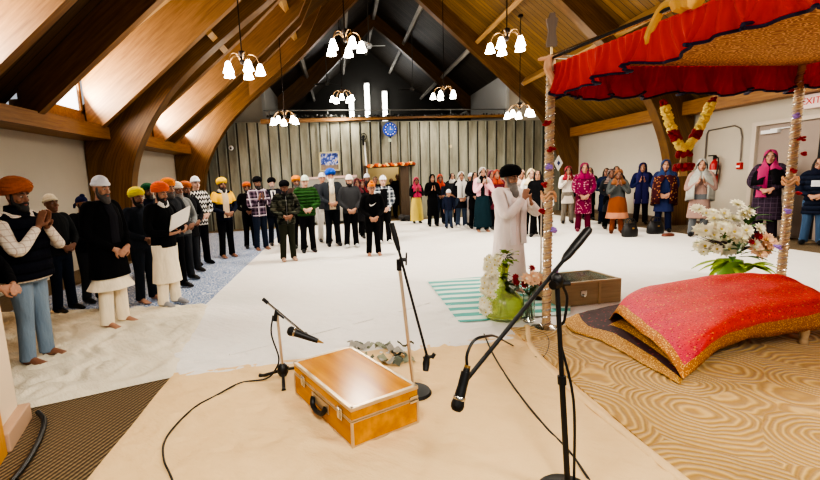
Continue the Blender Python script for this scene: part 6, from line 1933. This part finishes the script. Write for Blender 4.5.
person((697, 236), (2.6, 2.5), (702, 158.5), 'woman in grey shawl over a dusty rose tunic, palms together, at the brown carpet edge', 'namaste',
       dict(kind='kurta', mat=fb((150, 122, 112)), hem=.42, flare=.9), ('pants', fb((96, 100, 104))), dict(hat='scarf', mat=fb((150, 150, 144)), hair='black'), ('shoe', SHOEB), woman=True, g=1.12, sk='tan', tilt=6,
       extras=[('shawl', fb((158, 158, 150)), .82, 26)])
person((763, 239), (2.6, 3.0), (765, 149.5), 'woman in pink scarf, black shawl and dark patterned tunic in front of the taupe door', 'clasp',
       dict(kind='kurta', mat=fb((58, 46, 60), 'plaid', (44, 34, 46), (80, 66, 82), scale=1.6), hem=.4, flare=1.0, fat=1.15), ('pajama', fb((40, 34, 42))), dict(hat='scarf', mat=fb((166, 50, 98)), hair='black', tail=.85), ('shoe', SHOEB), woman=True, g=1.2, sk='tan', tilt=4,
       extras=[('shawl', fb((24, 22, 26)), 1.06, 14)])
person((811, 244), (2.6, 3.0), (812, 157), 'dark-haired woman in navy puffer coat, blue jeans and black boots at the door', 'clasp',
       dict(kind='puffer', mat=fb((30, 36, 52), quilt=.09), hem=.62, fat=1.1), ('pants', fb((56, 80, 108))), dict(hair='black', glasses=1), ('shoe', SHOEB), woman=True, sk='tan', extras=[('print', fb((200, 200, 206))), ('neck_scarf', NAVY)])

# person beside the wall end: only the joined hands reach into view
person(('xy', -2.96, 3.3), (2.0, 3.25), 1.6, 'person at the very edge by the wall end, only dark sleeve and joined hands showing', 'reach',
       dict(kind='jacket', mat=BLK), ('pants', CHAR), dict(hat='beanie', mat=TWHITE, beard=('black', .03)), 'bare', vox=.0085, sk='tan')
# papers and book held
def held(owner_label, name, label, size, loc, rot, mat):
    r = [o for o in bpy.data.objects if o.get('label', '').startswith(owner_label)][0]
    M = Matrix.Translation(r.location) @ Matrix.Rotation(r.rotation_euler.z, 4, 'Z')
    b = MB(); sx, sy, sz = size
    b.box((-sx, -sy, -sz), (sx, sy, sz), bevel=min(sz * .5, .003))
    o = b.build(name, mat, smooth=False)
    o.matrix_world = M @ Matrix.Translation(loc) @ rot
    return tag(o, label, 'book')
paper = plain('paper_white', (230, 226, 218), .6, 0, .02)
held('man in orange-red turban', 'paper_stack', 'white bound papers held by the man in the black sweater', (.175, .13, .008), (-.02, .31, 1.19), Matrix.Rotation(.3, 4, 'Y') @ Matrix.Rotation(math.radians(58), 4, 'X'), paper)
held('dark-haired woman in navy holding', 'hymn_book', 'thin pale book held by the woman in navy', (.1, .07, .006), (0, .28, 1.08), Matrix.Rotation(math.radians(40), 4, 'X'), plain('pale_book', (190, 196, 206), .6))
bake()
SC.view_settings.view_transform = 'AgX'
SC.view_settings.look = 'AgX - High Contrast'
SC.view_settings.exposure = EXPO
